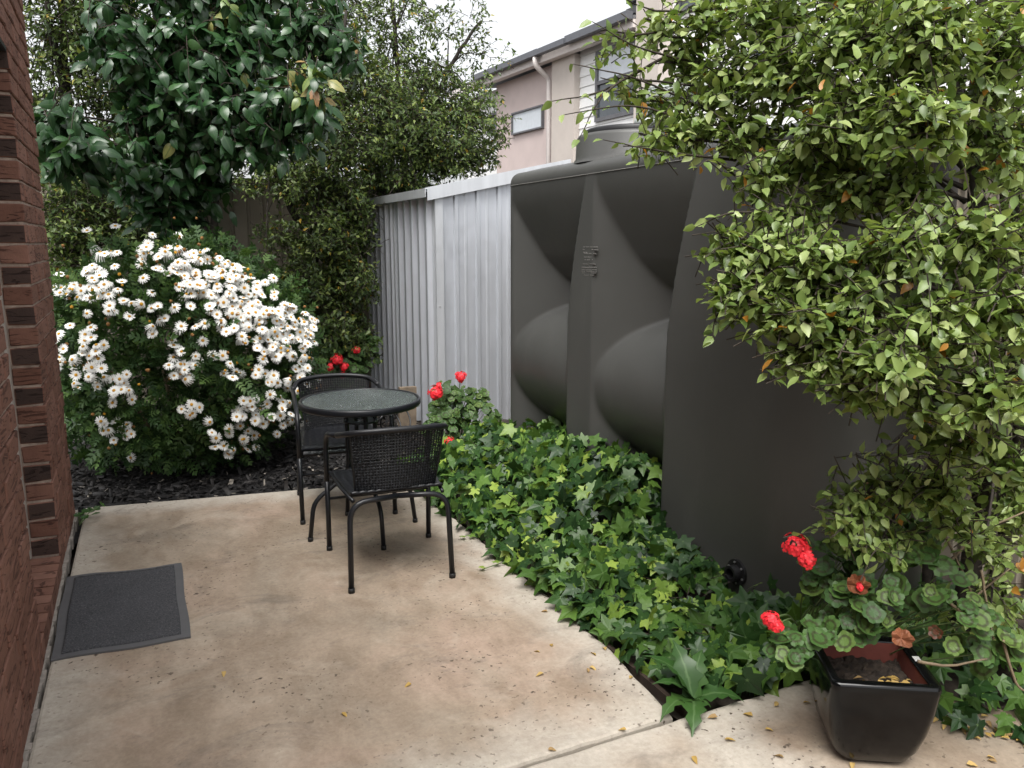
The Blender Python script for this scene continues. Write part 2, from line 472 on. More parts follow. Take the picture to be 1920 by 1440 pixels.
def geranium_tpl(seed=0, cup=.25):
    r = random.Random(seed)
    V, U = [(0, 0, 0)], [0]
    n = 21
    for ring, rad in ((0, .55), (1, 1.0)):
        for i in range(n):
            a = math.pi * 2 * i / n + math.pi * .5
            rr = rad * .5
            if ring: rr *= (1.0 if i % 3 else .86) * r.uniform(.95, 1.05)
            if i == n // 2 or i == n // 2 + 1: rr *= (.75 if ring else .9)
            V.append((rr * math.cos(a), rr * math.sin(a), cup * (rr * 2) ** 2 * .35 * (1 if i % 3 else .6) + r.uniform(-.02, .02) * ring)); U.append(rad)
    F = [(0, 1 + i, 1 + (i + 1) % n) for i in range(n)]
    F += [(1 + i, 1 + n + i, 1 + n + (i + 1) % n, 1 + (i + 1) % n) for i in range(n)]
    return np.array(V, float), F, np.array(U, float), [0] * len(F)
def fern_tpl(seed=0, pairs=3):
    r = random.Random(seed)
    V, F, U = [], [], []
    def tri(*p):
        b = len(V); V.extend(p); U.extend([.5] * len(p)); F.append(tuple(range(b, b + len(p))))
    cz = lambda y: -.25 * y * y
    tri((-.03, 0, 0), (.03, 0, 0), (.025, .75, cz(.75)), (-.025, .75, cz(.75)))
    for i in range(pairs):
        y = .28 + .24 * i; l = .34 - .05 * i
        for s in (-1, 1):
            q = r.uniform(.85, 1.15)
            tri((0, y - .06, cz(y)), (s * l * .6 * q, y + .02, cz(y) + .04), (s * l * q, y + .2, cz(y) - .02), (s * l * .45 * q, y + .17, cz(y) + .03), (0, y + .05, cz(y)))
    tri((-.04, .72, cz(.72)), (.04, .72, cz(.72)), (.13, .88, cz(.9)), (0, 1.05, cz(1.05)), (-.13, .88, cz(.9)))
    return np.array(V, float), F, np.array(U), [0] * len(F)
def thistle_tpl(seed=0):
    r = random.Random(seed); V, F, U = [], [], []
    n = 9
    for i in range(n + 1):
        t = i / n
        hw = .20 * math.sin(math.pi * min(1, t ** .75 + .02)) + .012
        hw *= (1.25 if i % 2 else .72) * r.uniform(.9, 1.1)
        z = .28 * math.sin(t * 2.6) - .22 * t
        V += [(-hw, t - (.03 if i % 2 else 0), z + .03), (0, t, z), (hw, t - (.03 if i % 2 else 0), z + .03)]; U += [1, 0, 1]
    for i in range(n):
        for s in (0, 1): F.append((i * 3 + s, i * 3 + s + 1, i * 3 + s + 4, i * 3 + s + 3))
    return np.array(V, float), F, np.array(U, float), [0] * len(F)

def frames(D, Nn):
    """rotation matrices with columns (x, tip direction, normal)"""
    D = D / np.maximum(np.linalg.norm(D, axis=1, keepdims=True), 1e-9)
    Nn = Nn - D * np.sum(Nn * D, axis=1, keepdims=True)
    Nn /= np.maximum(np.linalg.norm(Nn, axis=1, keepdims=True), 1e-9)
    X = np.cross(D, Nn)
    return np.stack([X, D, Nn], axis=2)
def merged(name, tpls, mats, P, Rm, S, ti, rnd, parent, smooth=False, stuff=True):
    Vs, Fi, Fl, Us, Rs, Ms = [], [], [], [], [], []
    base = 0
    for k, (tv, tf, tu, tm) in enumerate(tpls):
        idx = np.where(ti == k)[0]
        if len(idx) == 0: continue
        W = np.einsum('nij,vj->nvi', Rm[idx], tv) * S[idx][:, None, None] + P[idx][:, None, :]
        nv = len(tv)
        Vs.append(W.reshape(-1, 3)); Us.append(np.tile(tu, len(idx))); Rs.append(np.repeat(rnd[idx], nv))
        fl = np.array([len(f) for f in tf]); flat = np.array([i for f in tf for i in f])
        offs = base + np.arange(len(idx)) * nv
        Fi.append((flat[None, :] + offs[:, None]).ravel()); Fl.append(np.tile(fl, len(idx))); Ms.append(np.tile(tm, len(idx)))
        base += nv * len(idx)
    V = np.concatenate(Vs); fi = np.concatenate(Fi); fl = np.concatenate(Fl)
    me = bpy.data.meshes.new(name)
    me.vertices.add(len(V)); me.vertices.foreach_set('co', V.astype(np.float32).ravel())
    me.loops.add(len(fi)); me.loops.foreach_set('vertex_index', fi.astype(np.int32))
    me.polygons.add(len(fl))
    st = np.concatenate([[0], np.cumsum(fl)[:-1]])
    me.polygons.foreach_set('loop_start', st.astype(np.int32)); me.polygons.foreach_set('loop_total', fl.astype(np.int32))
    for m in mats: me.materials.append(m)
    me.polygons.foreach_set('material_index', np.concatenate(Ms).astype(np.int32))
    if smooth: me.polygons.foreach_set('use_smooth', np.ones(len(fl), dtype=bool))
    for k, a in (('u', np.concatenate(Us)), ('rnd', np.concatenate(Rs))):
        at = me.attributes.new(k, 'FLOAT', 'POINT'); at.data.foreach_set('value', a.astype(np.float32))
    me.update(calc_edges=True); me.validate()
    o = link(name, me, parent)
    if stuff: o['kind'] = 'stuff'
    return o
def choose_visible(P, S, n, cell=9.0):
    x, y, z = project(P)
    ok = (z > .2) & (x > 0) & (x < 1920) & (y > 0) & (y < 1440)
    idx = np.where(ok)[0]
    idx = idx[np.argsort(z[idx])]
    seen, keep = set(), []
    for i in idx:
        c = (int(x[i] // cell), int(y[i] // cell))
        if c in seen: continue
        seen.add(c); keep.append(i)
    keep = np.array(keep, dtype=int)
    sc_ = S[keep] / z[keep]
    return keep[np.argsort(-sc_)][:n]
def pieces(partname, stuffname, tpls, mats, P, Rm, S, ti, rnd, parent, n=300, smooth=False, buckets=7, cell=9.0):
    """the n pieces that show largest become parts that share mesh data; the rest is one part"""
    pick = choose_visible(P, S, n, cell) if len(P) > n else np.arange(len(P))
    cache = {}
    q = np.clip((rnd * buckets).astype(int), 0, buckets - 1)
    for i in pick:
        k = (int(ti[i]), int(q[i]))
        if k not in cache:
            tv, tf, tu, tm = tpls[k[0]]
            cache[k] = mesh_data(partname, tv, tf, mats, tm, smooth, {'u': tu, 'rnd': np.full(len(tv), rnd[i])})
        o = link(partname, cache[k])
        mt = Matrix([list(Rm[i][r] * S[i]) + [P[i][r]] for r in range(3)] + [[0, 0, 0, 1]])
        o.matrix_basis = mt
        attach(o, parent)
    rest = np.setdiff1d(np.arange(len(P)), pick)
    if len(rest): merged(stuffname, tpls, mats, P[rest], Rm[rest], S[rest], ti[rest], rnd[rest], parent, smooth)

def unit(v): return v / np.maximum(np.linalg.norm(v, axis=-1, keepdims=True), 1e-9)
def twig_leaves(blobs, twig_len, per, leaf, droop=.3, upn=.8, shell=.55, spread=.9, tipboost=1.0):
    """blobs: (centre, radii(3), number of twigs). Returns leaf positions, frames, sizes, twig lines"""
    P, D, Nn, S, T = [], [], [], [], []
    for c, rad, nt_ in blobs:
        c = np.array(c, float); rad = np.array(rad, float)
        d = unit(rng.normal(size=(nt_, 3)))
        rr = rng.uniform(shell ** 3, 1, nt_) ** (1 / 3)
        rr *= rng.uniform(.82, 1.12, nt_)
        tip = c + d * rad * rr[:, None]
        dirs = unit(d * np.array([1, 1, .55]) + rng.normal(size=(nt_, 3)) * .45 + np.array([0, 0, .12]))
        L = twig_len * rng.uniform(.6, 1.3, nt_)
        for k in range(nt_):
            st = tip[k] - dirs[k] * L[k]
            side = unit(np.cross(dirs[k], rng.normal(size=3)))
            bend = np.array([0, 0, -droop * L[k]])
            pts = [st, st + dirs[k] * L[k] * .5 + bend * .15, tip[k] + bend]
            T.append(pts)
            m = max(2, int(per * rng.uniform(.7, 1.3)))
            t = np.linspace(.15, 1.0, m)
            for j, tt in enumerate(t):
                p = (1 - tt) ** 2 * pts[0] + 2 * tt * (1 - tt) * pts[1] + tt * tt * pts[2]
                ang = j * 2.4 + k
                w = unit(np.cross(dirs[k], side))
                o = side * math.cos(ang) + w * math.sin(ang)
                dd = dirs[k] * (.45 + .5 * tt) + o * spread + np.array([0, 0, -droop]) + rng.normal(size=3) * .2
                P.append(p); D.append(dd)
                Nn.append(np.array([0, 0, upn]) + d[k] * .5 + rng.normal(size=3) * .38)
                S.append(leaf * rng.uniform(.62, 1.2) * (tipboost if tt > .8 else 1))
    return np.array(P), unit(np.array(D)), np.array(Nn), np.array(S), T
def twig_mesh(name, T, r, mat, parent):
    """thin three-sided twigs joined into one part"""
    Vs, Fs = [], []
    b = 0
    for pts in T:
        V, F = tube(np.array(pts), [r, r * .8, r * .4], 3, cap=False)
        Vs.extend(V); Fs.extend([tuple(i + b for i in f) for f in F]); b += len(V)
    o = link(name, mesh_data(name, Vs, Fs, mat), parent); o['kind'] = 'stuff'; return o
def limb(name, pts, r0, r1, mat, parent, n=7, sides=7):
    P = spline(pts, n); rr = np.linspace(r0, r1, len(P))
    P = P + rng.normal(size=P.shape) * r0 * .12
    V, F = tube(P, rr, sides)
    return link(name, mesh_data(name, V, F, mat, smooth=True), parent)

# ------------------------------------------------------------------ setting
g = MB(); g.add([(-150, -150, -.12), (150, -150, -.12), (150, 150, -.12), (-150, 150, -.12)], [(0, 1, 2, 3)])
setp(g.obj('ground', M['ground']), kind='structure')

def wob(p, q, n, amp):
    p, q = np.array(p), np.array(q); t = np.linspace(0, 1, n, endpoint=False)[:, None]
    e = q - p; nn = np.array([-e[1], e[0]]) / np.hypot(*e)
    o = p + e * t
    k = rng.normal(size=n) * amp; k = np.convolve(k, [.25, .5, .25], 'same'); k[0] = 0
    return [tuple(a) for a in o + nn * k[:, None]]
poly = wob((-.399, 1.868), (1.462, 1.868), 60, .003) + wob((1.462, 1.868), (1.512, 2.35), 12, .004) + wob((1.512, 2.35), (1.508, 3.85), 40, .006) + wob((1.508, 3.85), (1.44, 4.70), 24, .006) + wob((1.44, 4.70), (-.399, 4.985), 40, .003)
setp(MB().prism(poly, -.10, 0, bevel=.012).obj('patio', M['concrete'], smooth=False), kind='structure')
poly = wob((-.399, -4), (5, -4), 4, 0) + [(5, .0), (2.95, .95)] + wob((2.68, 1.22), (2.08, 1.852), 16, .004) + wob((2.08, 1.848), (-.399, 1.852), 70, .003)
setp(MB().prism(poly, -.10, -.003, bevel=.010).obj('path', M['concrete']), kind='structure')

# black mulch bed behind the patio
n = 40
V = [(x, y, -.045 + .018 * math.sin(x * 7 + y * 3) * math.cos(y * 5 - x * 2) + .012 * rng.normal()) for y in np.linspace(4.5, 8.3, n) for x in np.linspace(-2.2, 2.15, n)]
F = [(j * n + i, j * n + i + 1, (j + 1) * n + i + 1, (j + 1) * n + i) for j in range(n - 1) for i in range(n - 1)]
setp(link('mulch_bed', mesh_data('mulch_bed', V, F, M['mulch_base'], smooth=True)), kind='structure')
V = [(x, y, -.042 + .01 * rng.normal() + .05 * max(0, x - 1.7) * min(1, max(0, y - 2.0))) for y in np.linspace(1.3, 8.3, n) for x in np.linspace(1.49, 3.45, n)]
bed = link('garden_bed', mesh_data('garden_bed', V, F, M['ground'], smooth=True)); setp(bed, kind='structure')
nc = 11000
P = np.column_stack([rng.uniform(-.5, 2.12, nc), 4.62 + 2.3 * rng.uniform(0, 1, nc) ** 1.3, rng.uniform(-.05, -.012, nc)])
edge = 4.93 - .157 * (P[:, 0])
P = P[P[:, 1] > edge + .01]; nc = len(P)
D = rng.normal(size=(nc, 3)) * np.array([1, 1, .22]); Nn = np.array([0, 0, 1.0]) + rng.normal(size=(nc, 3)) * .45
chip = []
for s in range(3):
    w, t = .12 + .06 * s, .06
    v = np.array([(-w, 0, 0), (w * .8, .05, 0), (w, .9, .02), (-w * .6, 1, 0), (-w * .7, .1, t), (w * .6, .12, t), (w * .6, .85, t), (-w * .4, .92, t * .8)])
    chip.append((v, [(4, 5, 6, 7), (0, 1, 5, 4), (1, 2, 6, 5), (2, 3, 7, 6), (3, 0, 4, 7)], np.ones(8), [0] * 5))
ch = merged('mulch_chips', chip, [M['mulch']], P, frames(unit(D), Nn), rng.uniform(.025, .07, nc), rng.integers(0, 3, nc), rng.uniform(0, 1, nc), None)
setp(ch, 'loose black bark mulch covering the bed behind the patio', 'mulch')

# ------------------------------------------------------------------ brick house wall with doorway
WX, CO, BH, BD = -.40, .088, .077, .11
Y0D, Y1D, YEND, ZHEAD = 3.10, 4.00, 4.90, .088 * 26
wall = thing('brick_house', (WX - .1, 4.0, 0), 'brown brick house wall with a doorway beside the door mat', 'wall')
core = MB()
zt = 38 * CO
core.box(-.66, WX - .009, -2.0, Y0D - .006, -.1, zt)
core.box(-.66, WX - .009, Y1D + .006, YEND - .006, -.1, zt)
core.box(-.66, WX - .009, Y0D - .006, Y1D + .006, ZHEAD + .012, zt)
core.obj('mortar', M['mortar'], wall)
def brick_data(l, seed, sy=0):
    """bevelled brick, origin at its corner: x -depth..0, y 0..l, z 0..BH"""
    r = random.Random(seed); b = .004
    xs, ys, zs = (-BD, 0), (0, l), (0, BH)
    V, F = [], []
    V8 = {}
    for ix in (0, 1):
        for iy in (0, 1):
            for iz in (0, 1):
                p = np.array([xs[ix], ys[iy], zs[iz]]) + np.array([r.uniform(-.0025, .0025) for _ in range(3)])
                sg = np.array([1 if k == 0 else -1 for k in (ix, iy, iz)])
                for ax in range(3):
                    o = sg * b; o[ax] = 0
                    V8[(ix, iy, iz, ax)] = len(V); V.append(p + o)
    q = lambda ax, c: [V8[k + (ax,)] for k in c]
    for ax in range(3):
        for s in (0, 1):
            a1, a2 = [i for i in range(3) if i != ax]
            cs = []
            for u, w in ((0, 0), (1, 0), (1, 1), (0, 1)):
                k = [0, 0, 0]; k[ax] = s; k[a1] = u; k[a2] = w; cs.append(tuple(k))
            f = q(ax, cs)
            F.append(f if (s == 1) == (ax != 1) else f[::-1])
    nface = len(F)
    for ax in range(3):                      # bevel strips along edges
        a1, a2 = [i for i in range(3) if i != ax]
        for u in (0, 1):
            for w in (0, 1):
                e = []
                for s in (0, 1):
                    k = [0, 0, 0]; k[ax] = s; k[a1] = u; k[a2] = w; e.append(tuple(k))
                F.append([V8[e[0] + (a1,)], V8[e[1] + (a1,)], V8[e[1] + (a2,)], V8[e[0] + (a2,)]])
    for ix in (0, 1):
        for iy in (0, 1):
            for iz in (0, 1): F.append([V8[(ix, iy, iz, a)] for a in range(3)])
    return np.array(V), F
bcache = {}
def brick_mesh(l, var, dark):
    k = (round(l, 3), var, dark)
    if k not in bcache:
        V, F = brick_data(l, var * 7 + 1)
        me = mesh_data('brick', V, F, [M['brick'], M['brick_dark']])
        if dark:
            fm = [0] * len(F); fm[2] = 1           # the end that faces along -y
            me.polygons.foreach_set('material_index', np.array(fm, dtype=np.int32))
        bcache[k] = me
    return bcache[k]
blist = []
def course(y0, y1, z, off, first):
    """bricks from y0 (the corner) towards y1; first brick length alternates"""
    s = 1 if y1 > y0 else -1
    y = y0; l = .23 if first else .11
    k = 0
    while abs(y1 - y) > .03:
        ln = min(l, abs(y1 - y))
        a = y if s > 0 else y - ln
        blist.append((a, z, ln, k)); y += s * (ln + .011); l = .23; k += 1
for c in range(38):
    z = c * CO + .004
    if z + BH < ZHEAD + .01:
        course(Y1D, YEND, z, 0, c % 2 == 0)
        course(Y0D, -1.2, z, 0, c % 2 == 1)
    else:
        course(YEND, -1.2, z, 0, c % 2 == 0)
sel = []
for (a, z, ln, k) in blist:
    pc = np.array([[WX, a + ln / 2, z + .04]]); px, py, pz = project(pc)
    sel.append((0 if (pz[0] > .3 and -60 < px[0] < 1980 and -60 < py[0] < 1500) else 1, -1 / max(pz[0], .05), a, z, ln, k))
sel.sort()
rest = MB()
for i, (vis, _, a, z, ln, k) in enumerate(sel):
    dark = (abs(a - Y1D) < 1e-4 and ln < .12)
    jx = random.uniform(-.0025, .0025)
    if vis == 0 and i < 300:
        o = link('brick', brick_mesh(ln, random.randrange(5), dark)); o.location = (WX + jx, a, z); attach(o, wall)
    else:
        rest.box(WX - BD, WX + jx, a, a + ln, z, z + BH)
ro = rest.obj('brickwork', M['brick'], wall); ro['kind'] = 'stuff'
# sill of bricks on edge in the doorway, lintel, frame, door
y = Y0D + .004
while y < Y1D - .05:
    w = min(.079, Y1D - y - .004)
    b = MB(); b.box(-.62, WX + .002, y, y + w, 0.0, .098 + random.uniform(-.002, .002))
    b.V = [(x, yy, zz - (.012 * (x + .62) / .22 if zz > .05 else 0)) for x, yy, zz in b.V]
    b.obj('sill_brick', M['brick'], wall); y += .088
MB().box(-.64, WX - .006, Y0D + .001, Y1D - .001, -.02, .074).obj('sill_mortar', M['mortar'], wall)
MB().box(-.60, WX - .002, Y0D + .001, Y1D - .001, ZHEAD - .012, ZHEAD + .014).obj('lintel', M['black_steel'], wall)
fr = MB(); fr.box(-.575, -.512, Y1D - .045, Y1D - .002, .10, ZHEAD - .012); fr.box(-.575, -.512, Y0D + .002, Y0D + .045, .10, ZHEAD - .012)
fr.box(-.575, -.512, Y0D + .046, Y1D - .046, ZHEAD - .06, ZHEAD - .013)
fr.obj('door_frame', M['frame'], wall)
dr = MB().box(-.60, -.555, Y0D + .047, Y1D - .047, .105, ZHEAD - .062).obj('door', M['door'], wall)
hb = MB(); hb.tube(fillet([(-.554, Y0D + .12, 1.0), (-.50, Y0D + .12, 1.0), (-.50, Y0D + .23, 1.0)], .02), .010, 8)
hb.obj('door_handle', M['bolt'], dr)
st = MB()
yy = -1.0
while yy < 4.88:
    l = random.uniform(.02, .09); w = random.uniform(.006, .019)
    st.box(WX - .004, WX + w, yy, yy + l + .004, -.05, random.uniform(.004, .012)); yy += l
st.obj('mortar_strip', M['mortar_pale'], wall)

# ------------------------------------------------------------------ door mat
mt = thing('door_mat', (-.145, 3.49, 0), 'charcoal pile door mat with grey rubber border on the concrete', 'mat')
def quad_sheet(c, n, z0, z1, wave):
    """four corners, subdivided, with thickness"""
    c = np.array(c, float); V, F = [], []
    for z in (z0, z1):
        for j in range(n + 1):
            for i in range(n + 1):
                u, v = i / n, j / n
                p = (1 - u) * (1 - v) * c[0] + u * (1 - v) * c[1] + u * v * c[2] + (1 - u) * v * c[3]
                V.append((p[0] + wave * math.sin(v * 9) * .5, p[1] + wave * math.sin(u * 8), z + (abs(wave) * .5 * max(0, math.sin(u * 8)) * v if z > z0 else 0)))
    N1 = (n + 1) ** 2
    for j in range(n):
        for i in range(n):
            a = j * (n + 1) + i
            F.append((N1 + a, N1 + a + 1, N1 + a + n + 2, N1 + a + n + 1))
    rim = [i for i in range(n + 1)] + [j * (n + 1) + n for j in range(1, n + 1)] + [n * (n + 1) + i for i in range(n - 1, -1, -1)] + [j * (n + 1) for j in range(n - 1, 0, -1)]
    for a, b in zip(rim, rim[1:] + rim[:1]): F.append((a, b, N1 + b, N1 + a))
    return V, F
cs = [on_z(88, 1243)[:2], on_z(358, 1198)[:2], on_z(340, 1060)[:2], on_z(119, 1086)[:2]]
cs[0][0] = max(cs[0][0], -.378); cs[3][0] = max(cs[3][0], -.378)
V, F = quad_sheet(cs, 14, .001, .008, .006)
link('border', mesh_data('border', V, F, M['mat_border']), mt)
ci = inset(np.array(cs), .033)
V, F = quad_sheet(ci, 40, .007, .014, .004)
V = [(x, y, z + (random.uniform(-.0015, .0025) if z > .009 else 0)) for x, y, z in V]
link('pile', mesh_data('pile', V, F, M['pile'], smooth=True), mt)

# ------------------------------------------------------------------ chairs
def make_chair(name, loc, rz, label, group):
    t = thing(name, loc, label, 'chair', group, rz)
    r = .0125
    A = lambda mb, nm, m, par=t: mb.obj(nm, M[m], par, smooth=True, local=True)
    back = spline([(-.245, -.12, .672), (-.205, -.225, .700), (-.11, -.272, .712), (0, -.285, .716), (.11, -.272, .712), (.205, -.225, .700), (.245, -.12, .672)], 6)
    for s in (-1, 1):
        A(MB().tube([(s * .252, .262, .012), (s * .252, .2525, .20), (s * .252, .249, .365)], r, 10), 'leg', 'chair_metal')
        A(MB().tube(fillet([(s * .252, .249, .36), (s * .252, .242, .600), (s * .246, -.122, .6715)], .115, 10), r, 10), 'arm', 'chair_metal')
        A(MB().tube(fillet([(s * .228, -.262, .012), (s * .218, -.235, .395), (0, -.215, .40)], .085, 7), r, 10), 'leg', 'chair_metal')
        A(MB().tube([(s * .250, .248, .40), (s * .235, .235, .405), (s * .225, .0, .402), (s * .20, -.215, .398)], .009, 8), 'seat_rail', 'chair_metal')
        for fx, fy in ((s * .252, .2625), (s * .228, -.2625)):
            A(MB().tube([(fx, fy, 0), (fx, fy, .022)], .0145, 10), 'foot_cap', 'rubber')
    A(MB().tube(back, .0135, 10), 'top_rail', 'wicker')
    A(MB().tube([(-.252, .25, .27), (.252, .25, .27)], .007, 8), 'stretcher', 'chair_metal')
    A(MB().tube([(-.232, .232, .405), (.232, .232, .405)], .009, 8), 'front_rail', 'chair_metal')
    # woven backrest: upright strands with cane rows running in and out between them
    def bs(u, v):        # u -1..1 across, v 0 top .. 1 bottom
        hw = .205 - .028 * v
        x = u * hw
        y = -.278 + .055 * u * u + .030 * math.sin(v * math.pi) * .4 + .075 * v ** 2.2
        z = .703 - .012 * u * u - v * .282
        return np.array([x, y, z])
    w = MB(); nu, nv = 30, 40
    for i in range(nu + 1):
        u = -1 + 2 * i / nu
        w.tube([bs(u, v) for v in np.linspace(0, 1, 12)], .0030 if 0 < i < nu else .006, 4, cap=False)
    for j in range(nv):
        v = (j + .5) / nv
        if .40 < v < .47 and j % 2: continue
        pts = []
        for i in range(nu * 2 + 1):
            u = -1 + i / nu
            p = bs(u, v + .004 * math.sin(i * 1.7 + j)); p[1] += .0036 * (1 if (i // 1 + j) % 2 else -1) * (1 if i % 2 == 0 else 0)
            pts.append(p)
        w.tube(pts, .0026, 4, cap=False)
    A(w, 'backrest', 'wicker')
    # seat: ridged cane sheet that runs front to back and rolls over the front rail
    V, F = [], []; ni, nj = 96, 18
    for side in (0, 1):
        for j in range(nj + 1):
            v = j / nj
            for i in range(ni + 1):
                u = -1 + 2 * i / ni
                hw = .205 + .028 * min(1, v * 1.3)
                y = -.205 + .455 * v
                z = .418 - .022 * math.sin(math.pi * v) * (1 - u * u) - (max(0, v - .9) * .35) + .02 * max(0, .12 - v) * 6
                ridge = .0042 * abs(math.sin((u + 1) * math.pi * 5.5)) ** .6 + .0010 * math.sin(v * 150) * (1 if (i // 4) % 2 else -1)
                V.append((u * hw, y, z + (ridge if side else -.012)))
    N1 = (ni + 1) * (nj + 1)
    for j in range(nj):
        for i in range(ni):
            a = j * (ni + 1) + i
            F.append((N1 + a, N1 + a + 1, N1 + a + ni + 2, N1 + a + ni + 1)); F.append((a + ni + 1, a + ni + 2, a + 1, a))
    rim = [i for i in range(ni + 1)] + [j * (ni + 1) + ni for j in range(1, nj + 1)] + [nj * (ni + 1) + i for i in range(ni - 1, -1, -1)] + [j * (ni + 1) for j in range(nj - 1, 0, -1)]
    for a, b in zip(rim, rim[1:] + rim[:1]): F.append((a, b, N1 + b, N1 + a))
    local_attach(link('seat', mesh_data('seat', V, F, M['wicker'], smooth=True)), t)
    return t
make_chair('bistro_chair', (1.003, 3.452, 0), R(-5), 'black wicker bistro chair standing wholly on concrete, its back beside the ivy', 'bistro chairs')
make_chair('bistro_chair', (1.005, 4.40, 0), R(180 - 6), 'black wicker bistro chair at the mulch side of the glass table', 'bistro chairs')

# ------------------------------------------------------------------ table
tb = thing('bistro_table', (1.0, 3.915, 0), 'round black bistro table with rain textured glass top', 'table', rz=R(4))
TZ = .712
n = 64
prof = [(.288, TZ - .030), (.304, TZ - .030), (.308, TZ - .022), (.308, TZ - .004), (.303, TZ + .002), (.291, TZ + .002), (.288, TZ - .002)]
V = [(r * math.cos(2 * math.pi * i / n), r * math.sin(2 * math.pi * i / n), z) for i in range(n) for r, z in prof]
m = len(prof)
F = [(i * m + k, ((i + 1) % n) * m + k, ((i + 1) % n) * m + (k + 1) % m, i * m + (k + 1) % m) for i in range(n) for k in range(m)]
local_attach(link('rim', mesh_data('rim', V, F, M['chair_metal'], smooth=True)), tb)
V = [(.2875 * math.cos(2 * math.pi * i / n), .2875 * math.sin(2 * math.pi * i / n), z) for z in (TZ - .008, TZ - .002) for i in range(n)]
F = [tuple(reversed(range(n))), tuple(range(n, 2 * n))] + [(i, (i + 1) % n, n + (i + 1) % n, n + i) for i in range(n)]
local_attach(link('glass_top', mesh_data('glass_top', V, F, M['glass'])), tb)
for k in range(4):
    a = R(90 * k + 0)
    c, s = math.cos(a), math.sin(a)
    prf = fillet([(.285, 0, TZ - .022), (.085, 0, TZ - .028), (.075, 0, TZ - .09), (.072, 0, .33), (.262, 0, .205), (.287, 0, .012)], [0, .03, .04, .06, .055, 0], 6)
    MB().tube([(x * c, x * s, z) for x, _, z in prf], .0115, 10).obj('leg', M['chair_metal'], tb, True, True)
    MB().tube([(.287 * c, .287 * s, 0), (.287 * c, .287 * s, .022)], .0135, 10).obj('foot_cap', M['rubber'], tb, True, True)
for z in (.60, .36):
    V, F = [], []
    for zz in (z - .004, z + .004):
        for r in (.038, .088):
            V += [(r * math.cos(2 * math.pi * i / 32), r * math.sin(2 * math.pi * i / 32), zz) for i in range(32)]
    for i in range(32):
        j = (i + 1) % 32
        F += [(i, 32 + i, 32 + j, j), (64 + i, 64 + j, 96 + j, 96 + i), (32 + i, 96 + i, 96 + j, 32 + j), (i, j, 64 + j, 64 + i)]
    local_attach(link('ring_plate', mesh_data('ring_plate', V, F, M['chair_metal'])), tb)

# ------------------------------------------------------------------ water tank
tank = thing('water_tank', (2.6, 3.4, 0), 'large charcoal plastic slimline rainwater tank standing behind the ivy', 'water tank')
TX0, TX1, TYN, TYF, TH = 2.22, 2.98, 1.98, 4.80, 1.94
def smin(a, b, k):
    h = max(k - abs(a - b), 0) / k; return min(a, b) - h * h * k * .25
def tank_depth(y, z):
    sh = -.14 * max(0, (z - 1.0) / .7) ** 1.5 if z > 1.0 else 0
    best = 0
    for yf, yn in ((4.715, 3.935), (3.67, 2.995)):
        yn2 = yn + sh
        if y > yf + .05 or y < yn2 - .05: continue
        v = smin(.60 * (yf - y), 1.7 * (y - yn2), .08)
        v = smin(v, .30, .08)
        dz = z - .73; Rb = .44
        low = .012 + (Rb - math.sqrt(Rb * Rb - dz * dz) if abs(dz) < Rb else Rb)
        dzu = 1.79 - z
        upb = .40 * (math.sqrt(dzu * dzu + .0144) + dzu) * .5 - .012 + .5 * max(0, dzu - .36) ** 1.5 + .5 * max(0, dzu - .5)
        br = min(low, upb) if low > 0 else upb
        d = smin(v, br, .014)
        d = .5 * (d + math.sqrt(d * d + .012 ** 2)) - .006 if d > -.1 else 0
        best = max(best, d)
    return best
def tank_outline(ins):
    """points (x, y, on_front) counter-clockwise from the far front corner"""
    rf, rn = .14, .34
    pts = []
    for a in np.linspace(90, 180, 10): pts.append((TX0 + rf + (rf - ins) * math.cos(R(a)), TYF - rf + (rf - ins) * math.sin(R(a)), 1))
    for y in np.linspace(TYF - rf, TYN + rn, 190)[1:-1]: pts.append((TX0 + ins, y, 1))
    for a in np.linspace(180, 270, 18): pts.append((TX0 + rn + (rn - ins) * math.cos(R(a)), TYN + rn + (rn - ins) * math.sin(R(a)), 1))
    for a in np.linspace(270, 360, 14): pts.append((TX1 - rn + (rn - ins) * math.cos(R(a)), TYN + rn + (rn - ins) * math.sin(R(a)), 0))
    for y in np.linspace(TYN + rn, TYF - rf, 8)[1:-1]: pts.append((TX1 - ins, y, 0))
    for a in np.linspace(0, 90, 8)[:-1]: pts.append((TX1 - rf + (rf - ins) * math.cos(R(a)), TYF - rf + (rf - ins) * math.sin(R(a)), 0))
    return pts
rows = list(np.linspace(-.03, TH - .07, 150)) + [TH - .07 + .07 * math.sin(R(a)) for a in (12, 25, 38, 50, 62, 74, 84, 90)]
V, F = [], []
for z in rows:
    ins = 0 if z <= TH - .07 else .07 - math.sqrt(max(0, .07 ** 2 - (z - (TH - .07)) ** 2))
    for x, y, fr_ in tank_outline(ins):
        V.append((x + (tank_depth(y, z) if fr_ else 0), y, z))
m = len(tank_outline(0))
for j in range(len(rows) - 1):
    for i in range(m):
        k = (i + 1) % m
        F.append((j * m + i, j * m + k, (j + 1) * m + k, (j + 1) * m + i))
b = (len(rows) - 1) * m
cx, cy = .5 * (TX0 + TX1), .5 * (TYN + TYF)
for q, s in ((1, .85), (2, .5)):
    for i in range(m):
        x, y, _ = V[b + i]; V.append((cx + (x - cx) * s, cy + (y - cy) * s, TH + .015 * q))
    for i in range(m):
        k = (i + 1) % m; F.append((b + i, b + k, b + m + k, b + m + i))
    b += m
F.append(tuple(range(b, b + m)))
link('body', mesh_data('body', V, F, M['tank'], smooth=True), tank)
seam = [(x - .001, y, TH - .082) for x, y, f in tank_outline(0) if f]
MB().tube(seam, .0022, 5).obj('mould_seam', M['tank_mark'], tank, True)
